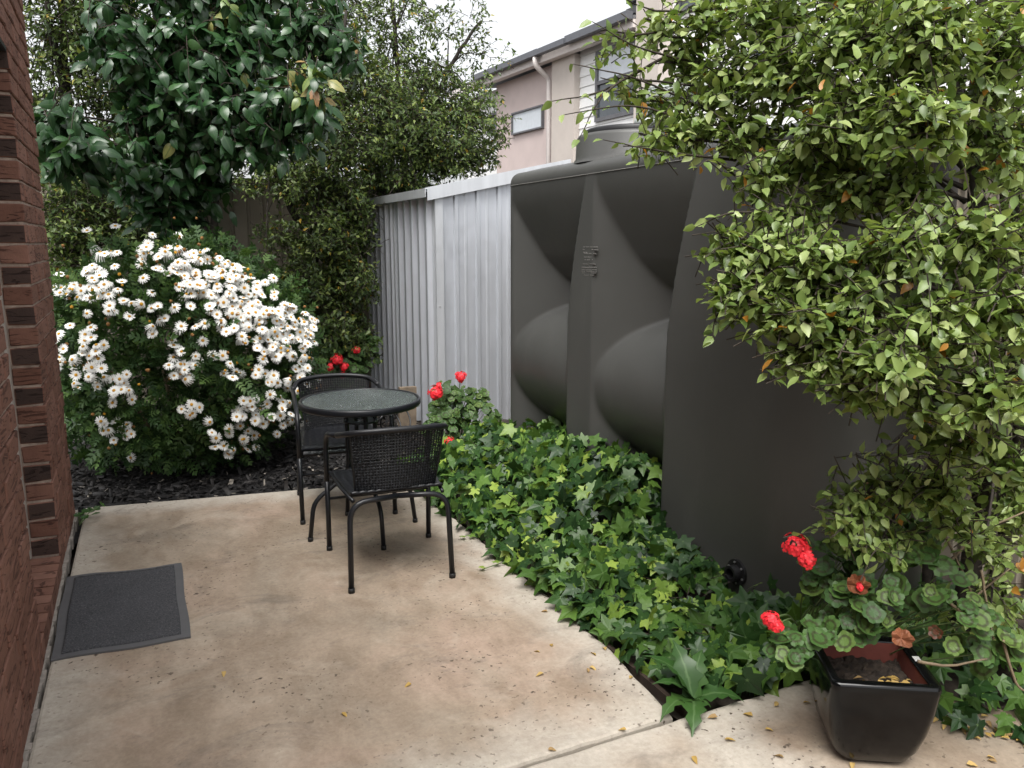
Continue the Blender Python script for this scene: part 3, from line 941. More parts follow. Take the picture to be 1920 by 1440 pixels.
# raised neck, lid and inlet
NC = (2.60, 3.84)
def lathe(prof, n, c, mat, name, parent, sy=1.0):
    V = [(c[0] + r * math.cos(2 * math.pi * i / n), c[1] + sy * r * math.sin(2 * math.pi * i / n), z) for r, z in prof for i in range(n)]
    F = [(j * n + i, j * n + (i + 1) % n, (j + 1) * n + (i + 1) % n, (j + 1) * n + i) for j in range(len(prof) - 1) for i in range(n)]
    F.append(tuple(range((len(prof) - 1) * n, len(prof) * n)))
    return link(name, mesh_data(name, V, F, mat, smooth=True), parent)
lathe([(.362, TH - .01), (.342, TH + .02), (.338, TH + .125), (.328, TH + .143), (.28, TH + .150), (.05, TH + .152)], 48, NC, M['tank'], 'neck', tank)
lathe([(.292, TH + .140), (.298, TH + .166), (.285, TH + .176), (.05, TH + .180)], 48, NC, M['lid'], 'lid', tank)
# text cast into the rib: worn, unreadable raised strokes
tx = MB()
for (x, y) in ((1094, 463), (1100, 470), (1105, 463)): pass
def stroke(px0, px1, py, h):
    a = on_x(px0, py, TX0); b_ = on_x(px1, py + .6, TX0); hh = h * 3.9 / FPX
    tx.box(TX0 - .0016, TX0 + .004, min(a[1], b_[1]), max(a[1], b_[1]), a[2] - hh, a[2])
for py, xs, h in ((462, [(1094, 1097), (1099, 1104), (1106, 1111), (1113, 1120)], 2), (467, [(1093, 1096), (1109, 1112), (1114, 1121)], 2), (472, [(1094, 1097), (1098, 1101)], 3), (474.5, [(1096, 1102), (1104, 1109), (1112, 1117)], 2),
                  (481, [(1095.5, 1098), (1099, 1101.5), (1103, 1105.5), (1107, 1109)], 2), (486, [(1096, 1099), (1101, 1103), (1104, 1106), (1110, 1111)], 2),
                  (494, [(1093, 1103), (1106, 1116)], 1.6), (500, [(1091, 1104), (1105, 1112), (1114, 1118)], 2), (505, [(1091, 1100), (1101, 1110), (1111, 1118)], 1.6), (508, [(1091, 1097), (1100, 1118)], 1.4), (511, [(1092, 1096), (1108, 1117)], 1.4), (515, [(1095, 1104), (1107, 1113)], 1.5)):
    for a, b_ in xs: stroke(a, b_, py, h)
tx.obj('cast_lettering', M['tank_mark'], tank)
# outlet flange low on the near end
oc = on_x(1382, 1100, TX0); oy, oz = oc[1], max(oc[2], .125)
of = MB()
circ = lambda r, x: [(x, oy + r * math.cos(2 * math.pi * i / 28), oz + r * math.sin(2 * math.pi * i / 28)) for i in range(28)]
def disc(mb, x0, x1, r0, r1):
    A_ = circ(r1, x0) + circ(r1, x1) + circ(r0, x0) + circ(r0, x1)
    Fq = []
    for i in range(28):
        j = (i + 1) % 28
        Fq += [(i, j, 28 + j, 28 + i), (28 + i, 28 + j, 84 + j, 84 + i), (56 + i, 84 + i, 84 + j, 56 + j), (i, 56 + i, 56 + j, j)]
    mb.add(A_, Fq)
disc(of, TX0 + .004, TX0 - .012, .022, .056); disc(of, TX0 - .010, TX0 - .045, .022, .034)
ofo = of.obj('outlet_flange', M['lid'], tank)
for k in range(6):
    a = R(60 * k + 20); p = (TX0 - .012, oy + .045 * math.cos(a), oz + .045 * math.sin(a))
    MB().tube([p, (p[0] - .005, p[1], p[2])], .005, 6).obj('bolt', M['bolt'], ofo)
# inlet pipe with an elbow
ip = thing('inlet_pipe', (NC[0], NC[1], TH + .17), 'pale grey plastic pipe bending over onto the black tank lid', 'pipe')
pp = fillet([(2.60, 3.74, TH + .185), (2.60, 3.74, TH + .33), (2.86, 2.85, TH + .30)], .2, 12)
MB().tube(pp, .066, 20).obj('pipe', M['pipe'], ip, True)
MB().tube([(2.60, 3.74, TH + .18), (2.60, 3.74, TH + .225)], .075, 20).obj('collar', M['pipe'], ip, True)

# ------------------------------------------------------------------ shed
shed = thing('garden_shed', (2.7, 6.9, 0), 'galvanised ribbed steel garden shed beyond the water tank', 'shed')
SX, SY0, SY1, SZ, SX1 = 2.16, 5.95, 7.80, 1.90, 3.30
RISE = .21
def ribbed(length, zf, pitch, w=.05, d=.018, start=.03, minor=True):
    """profile in (s, out, ztop) along a wall"""
    pts = [(0, 0)]
    s = start
    while s + w < length:
        pts += [(s, 0), (s + w * .22, d), (s + w * .78, d), (s + w, 0)]
        if minor and s + w + pitch * .45 < length:
            q = s + w + (pitch - w) * .33; pts += [(q, 0), (q + .008, d * .22), (q + .022, d * .22), (q + .03, 0)]
        s += pitch
    pts.append((length, 0)); return pts
def sheet(name, pts, fn, mat, parent, z0, zf):
    V, F = [], []
    for s, o in pts:
        V += [fn(s, o, z0), fn(s, o, zf(s))]
    for i in range(len(pts) - 1): F.append((2 * i, 2 * i + 2, 2 * i + 3, 2 * i + 1))
    me = mesh_data(name, V, F, mat); o = link(name, me, parent)
    sm = o.modifiers.new('thickness', 'SOLIDIFY'); sm.thickness = .0015; sm.offset = 0
    return o
# face towards the patio: fixed panel then the sliding door at the far end
fA = lambda s, o, z: (SX - o, SY0 + s, z)
YD = .98
sheet('wall_panel', ribbed(YD, 0, .185, .075, .042, .06, False), fA, M['zinc'], shed, -.02, lambda s: SZ - .012)
fD = lambda s, o, z: (SX - .012 - o, SY0 + YD - .03 + s, z)
dpan = sheet('door', ribbed(SY1 - SY0 - YD + .03, 0, .165, .07, .040, .05, False), fD, M['zinc'], shed, .02, lambda s: SZ - .06)
MB().box(SX - .05, SX - .008, SY0 + YD - .05, SY1 + .01, SZ - .062, SZ - .03).obj('door_track', M['zinc_trim'], shed)
MB().box(SX - .046, SX - .006, SY0 + YD - .055, SY0 + YD - .025, .0, SZ - .064).obj('door_stile', M['zinc_trim'], dpan)
MB().box(SX - .044, SX - .004, SY1 - .02, SY1 + .012, .0, SZ - .064).obj('door_stile', M['zinc_trim'], dpan)
la = MB(); la.box(SX - .06, SX - .044, SY1 - .20, SY1 - .02, .98, 1.03); la.box(SX - .085, SX - .06, SY1 - .03, SY1 + .10, .995, 1.012); la.tube([(SX - .07, SY1 - .08, 1.0), (SX - .105, SY1 - .08, .985)], .010, 8)
la.obj('latch', M['dark_timber'], dpan)
# end wall
fB = lambda s, o, z: (SX + s, SY0 - o, z)
sheet('wall_panel', ribbed(SX1 - SX, 0, .186, .045, .016, .155), fB, M['zinc'], shed, -.02, lambda s: SZ + RISE * s - .01)
MB().box(SX - .004, SX + .062, SY0 - .0205, SY0 - .017, -.02, SZ - .02).obj('corner_trim', M['zinc_trim'], shed)
MB().box(SX - .006, SX - .002, SY0 - .0205, SY0 + .05, -.02, SZ - .02).obj('corner_trim', M['zinc_trim'], shed)
MB().box(SX + .01, SX1, SY1 - .002, SY1 + .002, -.02, SZ).obj('wall_panel', M['zinc'], shed)
MB().box(SX1 - .002, SX1 + .002, SY0 + .01, SY1 - .01, -.02, SZ + RISE * 1.1).obj('wall_panel', M['zinc'], shed)
# roof sheets: each sheet a part
ry = SY0 - .035
k = 0
while ry < SY1 + .05:
    y1 = min(ry + .76, SY1 + .06)
    pts = []
    yy = ry
    while yy < y1 - .05:
        pts += [(yy, 0), (yy + .035, 0), (yy + .045, .022), (yy + .075, .022), (yy + .085, 0)]; yy += .19
    pts.append((y1, 0))
    V, F = [], []
    for q, h_ in pts:
        V += [(SX - .085, q, SZ + .002 + h_ - RISE * .085), (SX1 + .05, q, SZ + .002 + h_ + RISE * (SX1 - SX + .05))]
    for i in range(len(pts) - 1): F.append((2 * i, 2 * i + 1, 2 * i + 3, 2 * i + 2))
    o = link('roof_sheet', mesh_data('roof_sheet', V, F, M['zinc_trim'], smooth=False), shed)
    o.modifiers.new('thickness', 'SOLIDIFY').thickness = .0015
    ry = y1
eg = MB(); eg.box(SX - .092, SX - .087, SY0 - .046, SY1 + .065, SZ - .055, SZ + .012); eg.box(SX - .087, SX - .03, SY0 + .02, SY1 + .065, SZ - .055, SZ - .051)
eg.obj('eave_flashing', M['zinc_trim'], shed)
bc = MB()
L = SX1 - SX + .12
for (o0, o1, z0, z1) in ((-.052, -.047, -.065, .034), (-.047, .03, .030, .034)):
    V = [(SX - .075, SY0 + o0, SZ + z0 - RISE * .075), (SX - .075, SY0 + o1, SZ + z0 - RISE * .075), (SX - .075, SY0 + o1, SZ + z1 - RISE * .075), (SX - .075, SY0 + o0, SZ + z1 - RISE * .075)]
    V += [(x + L, y, z + RISE * L) for x, y, z in V]
    bc.add(V, [(0, 1, 2, 3), (7, 6, 5, 4), (0, 4, 5, 1), (1, 5, 6, 2), (2, 6, 7, 3), (3, 7, 4, 0)])
bc.obj('barge_capping', M['zinc_trim'], shed)
for (x, z) in ((SX + .02, SZ - .06), (SX + .025, 1.0), (SX + .022, .35), (SX + .17, SZ + .0), (SX + .36, SZ + .035)):
    MB().tube([(x, SY0 - .020, z), (x, SY0 - .026, z)], .006, 6).obj('screw', M['bolt'], shed)

# timber stake and hose by the shed
sk = thing('timber_stake', (1.96, 6.15, 0), 'short weathered timber board standing upright against the shed door side', 'stake')
p = MB().prism([(1.885, 6.12), (2.03, 6.12), (2.03, 6.16), (1.885, 6.16)], -.06, .335, bevel=.004); p.V = [(x + .03 * z, y, z + (.006 * math.sin(x * 40) if z > .2 else 0)) for x, y, z in p.V]
p.obj('board', M['timber'], sk)
hz = thing('garden_hose', (1.78, 5.9, 0), 'thin black hose loops lying beside the timber stake', 'hose')
for k, (cxh, czh, rr) in enumerate(((1.80, .11, .12), (1.72, .09, .10))):
    pts = [(cxh + rr * math.cos(a), 5.95 - .06 * k + .05 * math.sin(a * 2), czh + rr * math.sin(a)) for a in np.linspace(0, 2 * math.pi, 26, endpoint=False)]
    MB().tube(pts, .007, 6, closed=True).obj('loop', M['lid'], hz, True)

# ------------------------------------------------------------------ fences
def fence(name, a, b_, h, label, face):
    a, b_ = np.array(a), np.array(b_); L = np.hypot(*(b_ - a)); u = (b_ - a) / L; nrm = np.array([-u[1], u[0]]) * face
    f = thing(name, (a[0], a[1], 0), label, 'fence')
    s = 0.0
    while s < L - .05:
        w = min(.775, L - s)
        pts = []; q = 0
        while q < w - .02:
            pts += [(s + q, 0), (s + min(q + .115, w), 0), (s + min(q + .125, w), -.02), (s + min(q + .145, w), -.02)]; q += .155
        pts.append((s + w, 0))
        def fn(t, o, z): p_ = a + u * t + nrm * o; return (p_[0], p_[1], z)
        sheet('fence_sheet', pts, fn, M['fence'], f, -.1, lambda s_: h - .03)
        s += .775
    s = 0.0
    while s < L + .1:
        p_ = a + u * min(s, L) - nrm * .03
        MB().box(p_[0] - .025, p_[0] + .025, p_[1] - .025, p_[1] + .025, -.1, h + .01).obj('post', M['fence'], f); s += 2.33
    p0, p1 = a - nrm * .0, b_ - nrm * .0
    rl = MB(); q = [p0 + nrm * .022, p1 + nrm * .022, p1 - nrm * .07, p0 - nrm * .07]
    rl.prism([tuple(x) for x in (q if face < 0 else q[::-1])], h - .045, h + .012).obj('top_rail', M['fence'], f)
    return f
fence('back_fence', (-4.5, 8.2), (3.42, 8.2), 2.1, 'beige ribbed steel fence behind the daisy bush and trees', -1)
fence('side_fence', (3.46, -2.0), (3.46, 8.1), 1.85, 'beige ribbed steel fence along the side behind the tank', 1)

# ------------------------------------------------------------------ neighbouring house
HA = np.array([8.64, 12.6]); HU = np.array([-.056, .9984]); HN = np.array([-.9984, -.056])
house = thing('neighbour_house', (HA[0] + 2, HA[1], 0), 'two storey pink and white townhouse beyond the fence', 'house')
def on_fac(px, py, o=0.0):
    d = ray(px, py); t = ((HA + HN * o) @ HN) / (d[:2] @ HN); p_ = CAM + d * t
    return (p_[:2] - HA) @ HU, p_[2]
def fbox(mb, s0, s1, o0, o1, z0, z1):
    q = [HA + HU * s + HN * o for s, o in ((s0, o0), (s0, o1), (s1, o1), (s1, o0))]
    V = [(p_[0], p_[1], z) for z in (z0, z1) for p_ in q]
    mb.add(V, [(0, 1, 2, 3), (7, 6, 5, 4), (0, 4, 5, 1), (1, 5, 6, 2), (2, 6, 7, 3), (3, 7, 4, 0)]); return mb
sx = lambda px: on_fac(px, 200)[0]
ZG = 5.42
s_far, s_white0, s_pink0, s_pipe, s_b0, s_b1, s_p0, s_p1, s_end = sx(860), sx(905), sx(931), sx(1036), sx(1046), sx(1088), sx(1213), sx(1257), sx(1620)
fbox(MB(), s_far, s_pink0, -6, -.12, -.1, ZG - .2).obj('wall', M['weatherboard'], house)
fbox(MB(), s_pink0, s_b0, -6, 0, -.1, ZG - .16).obj('wall', M['render_pink'], house)
fbox(MB(), s_b0 - .002, s_b1, -6, .16, -.1, ZG - .16).obj('wall', M['render_beige'], house)
ww = fbox(MB(), s_p0, s_b1 - .002, -6, 0, -.1, ZG - .05).obj('wall', M['weatherboard'], house)
for k in range(26):
    z = .2 + .2 * k
    w_ = fbox(MB(), s_p0, s_b1 - .004, .001, .026, z, z + .195); w_.V = [(x + (HN[0] * -.018 if i % 8 >= 4 else 0), y, zz) for i, (x, y, zz) in enumerate(w_.V)]
    w_.obj('board', M['weatherboard'], ww)
fbox(MB(), s_p1, s_p0 - .002, -6, .30, -.1, 9.0).obj('wall', M['render_beige'], house)
w2 = fbox(MB(), s_end, s_p1 - .002, -6, 0, -.1, 9.0).obj('wall', M['weatherboard'], house)
for k in range(42):
    z = .2 + .2 * k
    w_ = fbox(MB(), s_end, s_p1 - .004, .001, .026, z, z + .195); w_.V = [(x + (HN[0] * -.018 if i % 8 >= 4 else 0), y, zz) for i, (x, y, zz) in enumerate(w_.V)]
    w_.obj('board', M['weatherboard'], w2)
# roofs, gutters, fascias
rf = fbox(MB(), s_p0 + .01, s_far - .3, -6, .35, ZG - .02, ZG + .03); rf.V = [(x, y, z + (.9 if i in (0, 3, 4, 7) else 0)) for i, (x, y, z) in enumerate(rf.V)]
rfo = rf.obj('roof', M['roof'], house)
fbox(MB(), s_p0 + .012, s_b1 - .15, .36, .50, ZG - .04, ZG + .09).obj('gutter', M['gutter'], rfo)
fbox(MB(), s_b1 - .148, s_pipe - .15, .40, .52, ZG - .05, ZG + .06).obj('gutter', M['gutter'], rfo)
fbox(MB(), s_pipe - .148, s_pink0 + .3, .36, .50, ZG - .04, ZG + .08).obj('gutter', M['gutter'], rfo)
fbox(MB(), s_pink0 + .32, s_far, .20, .34, ZG - .14, ZG + .02).obj('gutter', M['gutter'], rfo)
fbox(MB(), s_p0 + .012, s_far, .18, .345, ZG - .17, ZG - .03).obj('fascia', M['fascia'], rfo)
s2, z2 = on_fac(1168, 20, -1.2)
lv = fbox(MB(), s_p0 - .02, s2, -3, -1.4, ZG, 9.0).obj('upper_wall', M['gutter'], house)
for k in range(12): fbox(MB(), s_p0 - .02, s2 + .03, -1.39, -1.30, ZG + .55 + .24 * k, ZG + .68 + .24 * k).obj('louvre', M['louvre'], lv)
dp = MB()
q = lambda s, o, z: tuple(HA + HU * s + HN * o) + (z,)
dp.tube(fillet([q(s_pipe, .44, ZG - .06), q(s_pipe, .44, ZG - .22), q(s_pipe, .09, ZG - .46), q(s_pipe, .09, 0)], .08), .055, 10)
dp.obj('downpipe', M['fascia'], house, True)
def window(px0, px1, pyl, pyr, glass, transom=None, o=.03, t_=.07):
    a = on_fac(px0, pyl[0]); b_ = on_fac(px0, pyl[1]); c = on_fac(px1, pyr[0]); d = on_fac(px1, pyr[1])
    s0, s1 = c[0], a[0]; z1 = (a[1] + c[1]) / 2; z0 = (b_[1] + d[1]) / 2
    w_ = MB()
    fbox(w_, s0, s1, o - .03, o + .04, z0, z0 + t_); fbox(w_, s0, s1, o - .03, o + .04, z1 - t_, z1)
    fbox(w_, s0, s0 + t_, o - .03, o + .04, z0 + t_, z1 - t_); fbox(w_, s1 - t_, s1, o - .03, o + .04, z0 + t_, z1 - t_)
    zs = [z0 + t_, z1 - t_]
    if transom:
        zm = z0 + (z1 - z0) * transom; fbox(w_, s0 + t_, s1 - t_, o - .03, o + .04, zm, zm + t_); zs = [z0 + t_, zm, zm + t_, z1 - t_]
    wo_ = w_.obj('window', M['win_frame'], house)
    for i in range(0, len(zs), 2):
        fbox(MB(), s0 + t_, s1 - t_, o - .02, o, zs[i], zs[i + 1]).obj('pane', glass if i == 0 else M['blind'], wo_)
window(963, 1021, (209, 254), (200, 240), M['blind'], t_=.035)
window(1122, 1200, (95, 229), (72, 212), M['pane'], .52)
window(915, 930, (212, 250), (208, 246), M['pane'], o=-.09)
window(1275, 1390, (-40, 26), (-90, -10), M['pane'])
window(1420, 1500, (-20, 120), (-50, 100), M['pane'], .5)

# ------------------------------------------------------------------ hedge trees along the back fence
hedge_t = [leaf_tpl(3, .56, .2, .2, seed=s) for s in range(3)]
def rad(px, Y): return px * math.hypot(Y, .3 * Y) * 1.0 / FPX
DENS = 2.9
def hedge_tree(label, base, stems, blobs, Y, leaf=.054, per=8, tl=.24, group='trees along the back fence'):
    t = thing('hedge_tree', (base[0], base[1], 0), label, 'tree', group)
    for i, st_ in enumerate(stems):
        limb('trunk', [(base[0] + .08 * i, base[1] - .05 * i, -.12)] + [tuple(on_y(x, y, Yq)) for x, y, Yq in st_], .045, .014, M['bark'], t)
    bl = []
    for (x, y, rx, ry, nt_, *yo) in blobs:
        Yb = Y + (yo[0] if yo else 0)
        bl.append((on_y(x, y, Yb), (rad(rx, Yb), min(.75, .5 + rad(min(rx, ry), Yb) * .45), rad(ry, Yb)), int(nt_ * DENS)))
        for i in range(1):
            c = on_y(x, y, Yb) + rng.normal(size=3) * .1
            st_ = stems[rng.integers(len(stems))]; e = on_y(*st_[-1 if i else len(st_) // 2])
            limb('branch', [e, (e + c) / 2 + np.array([0, 0, .08]), c], .010, .003, M['bark'], t, 5, 5)
    P, D, Nn, S, T = twig_leaves(bl, tl, per, leaf, droop=.22, upn=.75, shell=.35)
    k = (P[:, 2] > .03) & (P[:, 1] < 8.15) & ~((P[:, 0] > 2.0) & (P[:, 1] < 7.97) & (P[:, 2] < 2.0))
    P, D, Nn, S = P[k], D[k], Nn[k], S[k]
    c = merged('crown', hedge_t, [M['hedge']], P, frames(D, Nn), S, rng.integers(0, 3, len(P)), np.clip(rng.uniform(0, 1, len(P)), 0, 1), t)
    twig_mesh('twigs', [q_ for q_ in T if q_[2][2] > .1 and max(p_[1] for p_ in q_) < 8.15], .0035, M['twig'], t)
    return t
hedge_tree('tall dark stemmed hedge tree beside the brick wall, behind the pear tree', (-.62, 7.45), [[(135, 420, 7.45), (128, 200, 7.4), (118, 60, 7.4), (105, -140, 7.4)], [(140, 400, 7.45), (118, 160, 7.3), (92, 40, 7.2), (80, -120, 7.2)]],
           [(110, 40, 90, 90, 90), (60, 180, 80, 90, 60), (190, 0, 90, 100, 100), (180, 140, 80, 90, 80), (130, 300, 90, 80, 80), (120, 420, 80, 60, 90), (200, 380, 90, 70, 80), (130, 520, 70, 70, 60), (90, -120, 120, 100, 70), (230, 240, 70, 70, 50), (270, 430, 70, 60, 60)], 7.35)
hedge_tree('hedge tree with leaning dark trunk between the pear tree and the shed', (1.30, 7.55), [[(575, 470, 7.6), (545, 390, 7.6), (508, 300, 7.5), (470, 170, 7.4), (440, -20, 7.4)], [(590, 480, 7.6), (600, 330, 7.5), (620, 180, 7.4), (650, 20, 7.4)]],
           [(620, 250, 90, 80, 150, -.2), (700, 200, 80, 90, 130), (560, 330, 80, 60, 90), (640, 360, 70, 60, 90), (600, 440, 70, 60, 110, -.3), (650, 520, 55, 60, 110, -.3), (570, 530, 60, 55, 100, -.35), (520, 430, 45, 40, 14, -.1), (610, 610, 70, 60, 130, -.4), (660, 630, 45, 60, 80, -.3), (450, 320, 80, 45, 28, .1), (640, 130, 80, 80, 110), (540, 560, 50, 40, 50, -.3), (490, 520, 30, 25, 8, -.3), (670, 420, 50, 60, 80)], 7.45)
hedge_tree('hedge tree with open lacy top rising over the shed roof', (2.35, 7.95), [[(760, 330, 7.95), (750, 200, 7.9), (740, 60, 7.9), (730, -120, 7.9)], [(770, 340, 7.95), (800, 230, 7.9), (840, 130, 7.9), (900, 40, 7.9)]],
           [(760, 230, 80, 80, 150, -.2), (840, 250, 80, 70, 130, -.2), (880, 200, 55, 60, 60, -.3), (800, 160, 70, 60, 100), (740, 120, 70, 80, 70), (770, 30, 90, 70, 40), (860, 60, 70, 60, 16), (900, 110, 55, 60, 11), (715, 335, 50, 35, 60, -.1), (760, 345, 50, 25, 40, -.1), (700, 280, 60, 50, 90), (800, 300, 90, 40, 110), (885, 290, 50, 35, 44), (820, -60, 90, 60, 18), (930, 240, 35, 50, 12, -.4)], 7.9)
hedge_tree('hedge tree filling the gap over the fence behind the pear tree crown', (.55, 7.9), [[(400, 460, 7.9), (410, 250, 7.9), (430, 80, 7.9), (470, -120, 7.9)], [(390, 460, 7.9), (350, 250, 7.9), (320, 60, 7.9)]],
           [(560, 60, 100, 90, 130), (480, -40, 120, 80, 110), (650, 10, 100, 80, 100), (400, 240, 90, 70, 70), (330, 300, 80, 70, 60), (300, 120, 110, 100, 110), (420, 90, 110, 90, 110), (530, 180, 90, 80, 120), (330, 400, 50, 40, 14)], 7.95)

# ------------------------------------------------------------------ pear tree
pear_t = [leaf_tpl(6, .66, -.12, .55, .55, .035, .80, seed=s) for s in range(4)]
pt = thing('pear_tree', tuple(on_y(345, 470, 6.55)[:2]) + (0,), 'ornamental pear tree with large glossy dark green leaves over the daisies', 'tree')
bx, by = pt.location[0], pt.location[1]
limb('trunk', [(bx, by, -.12), (bx - .02, by, .8), tuple(on_y(352, 420, 6.5)), tuple(on_y(340, 250, 6.4)), tuple(on_y(300, 60, 6.3)), tuple(on_y(290, -150, 6.3))], .05, .02, M['bark'], pt)
pb = [(110, 215, 55, 35, 17, 5.7), (160, 265, 70, 40, 22, 5.7), (110, 265, 40, 40, 12, 5.7), (230, 40, 60, 70, 26, 6.0), (250, 110, 60, 60, 26, 6.0), (310, 70, 70, 70, 32, 6.0), (330, 150, 70, 60, 32, 6.0), (290, 200, 60, 60, 24, 6.1),
      (400, 30, 70, 60, 28, 6.1), (440, 90, 80, 55, 32, 6.0), (390, 120, 70, 60, 30, 6.0), (420, 190, 80, 50, 30, 5.9), (500, 60, 90, 50, 28, 6.1), (590, 50, 70, 45, 22, 6.1), (640, 75, 45, 40, 14, 6.0), (540, 175, 60, 45, 24, 5.7), (520, 240, 70, 40, 24, 5.8), (578, 140, 32, 32, 12, 5.45), (585, 190, 35, 30, 10, 5.5),
      (350, 260, 80, 50, 32, 6.1), (430, 250, 70, 40, 22, 6.0), (300, 300, 80, 50, 30, 6.2), (370, 330, 60, 50, 22, 6.3), (300, 370, 60, 40, 16, 6.3), (350, 420, 40, 50, 14, 6.4), (240, 250, 50, 50, 14, 6.0), (330, -50, 140, 60, 40, 6.1), (520, -30, 120, 50, 26, 6.1), (250, 330, 40, 40, 10, 6.2), (365, 450, 30, 40, 10, 6.3)]
bl = []
for x, y, rx, ry, nt_, Yb in pb:
    c = on_y(x, y, Yb); bl.append((c, (rad(rx, Yb), .32, rad(ry, Yb)), int(nt_ * 1.6)))
    e = on_y(340 + (x - 340) * .12, min(430, y + 60), 6.45)
    limb('branch', [e, (e + c) / 2 + np.array([0, 0, .06]), c], .014, .004, M['bark'], pt, 6, 5)
P, D, Nn, S, T = twig_leaves(bl, .22, 6, .104, droop=.55, upn=.7, shell=.3, spread=.8)
Nn = Nn + (CAM - P) * .05
rr = np.clip(rng.beta(2, 2.2, len(P)) * .92, 0, .94)
px_, py_, _ = project(P)
young = ((np.hypot(px_ - 582, py_ - 150) < 48) | (np.hypot(px_ - 480, py_ - 150) < 28) | (np.hypot(px_ - 410, py_ - 20) < 26) | (np.hypot(px_ - 690, py_ - 75) < 26)) & (rng.uniform(0, 1, len(P)) < .6)
rr[young] = rng.uniform(.95, 1, young.sum())
pieces('leaf', 'foliage', pear_t, [M['pear']], P, frames(D, Nn), S, rng.integers(0, 4, len(P)), rr, pt, 300, smooth=True)
twig_mesh('twigs', T, .004, M['twig'], pt)

# ------------------------------------------------------------------ daisy bush
db = thing('daisy_bush', (.2, 5.85, 0), 'big rounded marguerite bush covered in white daisies with yellow centres', 'bush')
DC, DR = np.array([.24, 5.88, .70]), np.array([.90, .74, .80])
def bushsurf(d): return DC + d * DR
fern = [fern_tpl(s) for s in range(3)]
nl = 7500
d = unit(rng.normal(size=(nl, 3)));
rr = rng.uniform(.45, 1.0, nl) ** .5
lump = 1 + .10 * np.sin(d[:, 0] * 7 + d[:, 2] * 5) * np.sin(d[:, 1] * 6 + 1) + .06 * np.sin(d[:, 2] * 13 + d[:, 0] * 9)
P = DC + d * DR * (rr * lump)[:, None]
k = (P[:, 2] > .05) & ~((P[:, 0] < -.38) & (P[:, 1] < 5.0)); P, d = P[k], d[k]
D = d * .7 + np.array([0, 0, .35]) + rng.normal(size=P.shape) * .45
Nn = d + np.array([0, -.3, .8]) + rng.normal(size=P.shape) * .5
merged('foliage', fern, [M['daisy_leaf']], P, frames(unit(D), Nn), rng.uniform(.07, .13, len(P)), rng.integers(0, 3, len(P)), rng.uniform(0, 1, len(P)), db)
def daisy_tpl(n, droop, wilt=0, seed=0):
    r = random.Random(seed); V, F, U, Mt = [], [], [], []
    for i in range(n):
        a = 2 * math.pi * i / n + r.uniform(-.08, .08); l = .5 * r.uniform(.88, 1.05); w = .062
        c, s = math.cos(a), math.sin(a); tx_, ty_ = -s, c
        z1, z2 = -droop * .12, -droop * .5 * r.uniform(.7, 1.3)
        b = len(V)
        for rad_, ww_, z in ((.10, w * .55, 0), (l * .68, w, z1), (l, w * .45, z2)):
            V += [(rad_ * c + tx_ * ww_, rad_ * s + ty_ * ww_, z), (rad_ * c - tx_ * ww_, rad_ * s - ty_ * ww_, z)]; U += [1, 1]
        F += [(b, b + 1, b + 3, b + 2), (b + 2, b + 3, b + 5, b + 4)]; Mt += [0, 0]
    b = len(V); V.append((0, 0, .075)); U.append(0)
    for rad_, z in ((.10, .055), (.145, -.01)):
        for i in range(8):
            a = 2 * math.pi * i / 8; V.append((rad_ * math.cos(a), rad_ * math.sin(a), z)); U.append(0)
    for i in range(8):
        j = (i + 1) % 8
        F += [(b, b + 1 + i, b + 1 + j), (b + 1 + i, b + 9 + i, b + 9 + j, b + 1 + j)]; Mt += [1, 1]
    return np.array(V, float), F, np.array(U, float), Mt
flw = [daisy_tpl(17, .05, seed=1), daisy_tpl(15, .3, seed=2), daisy_tpl(14, 1.2, seed=3), daisy_tpl(16, -.15, seed=4)]
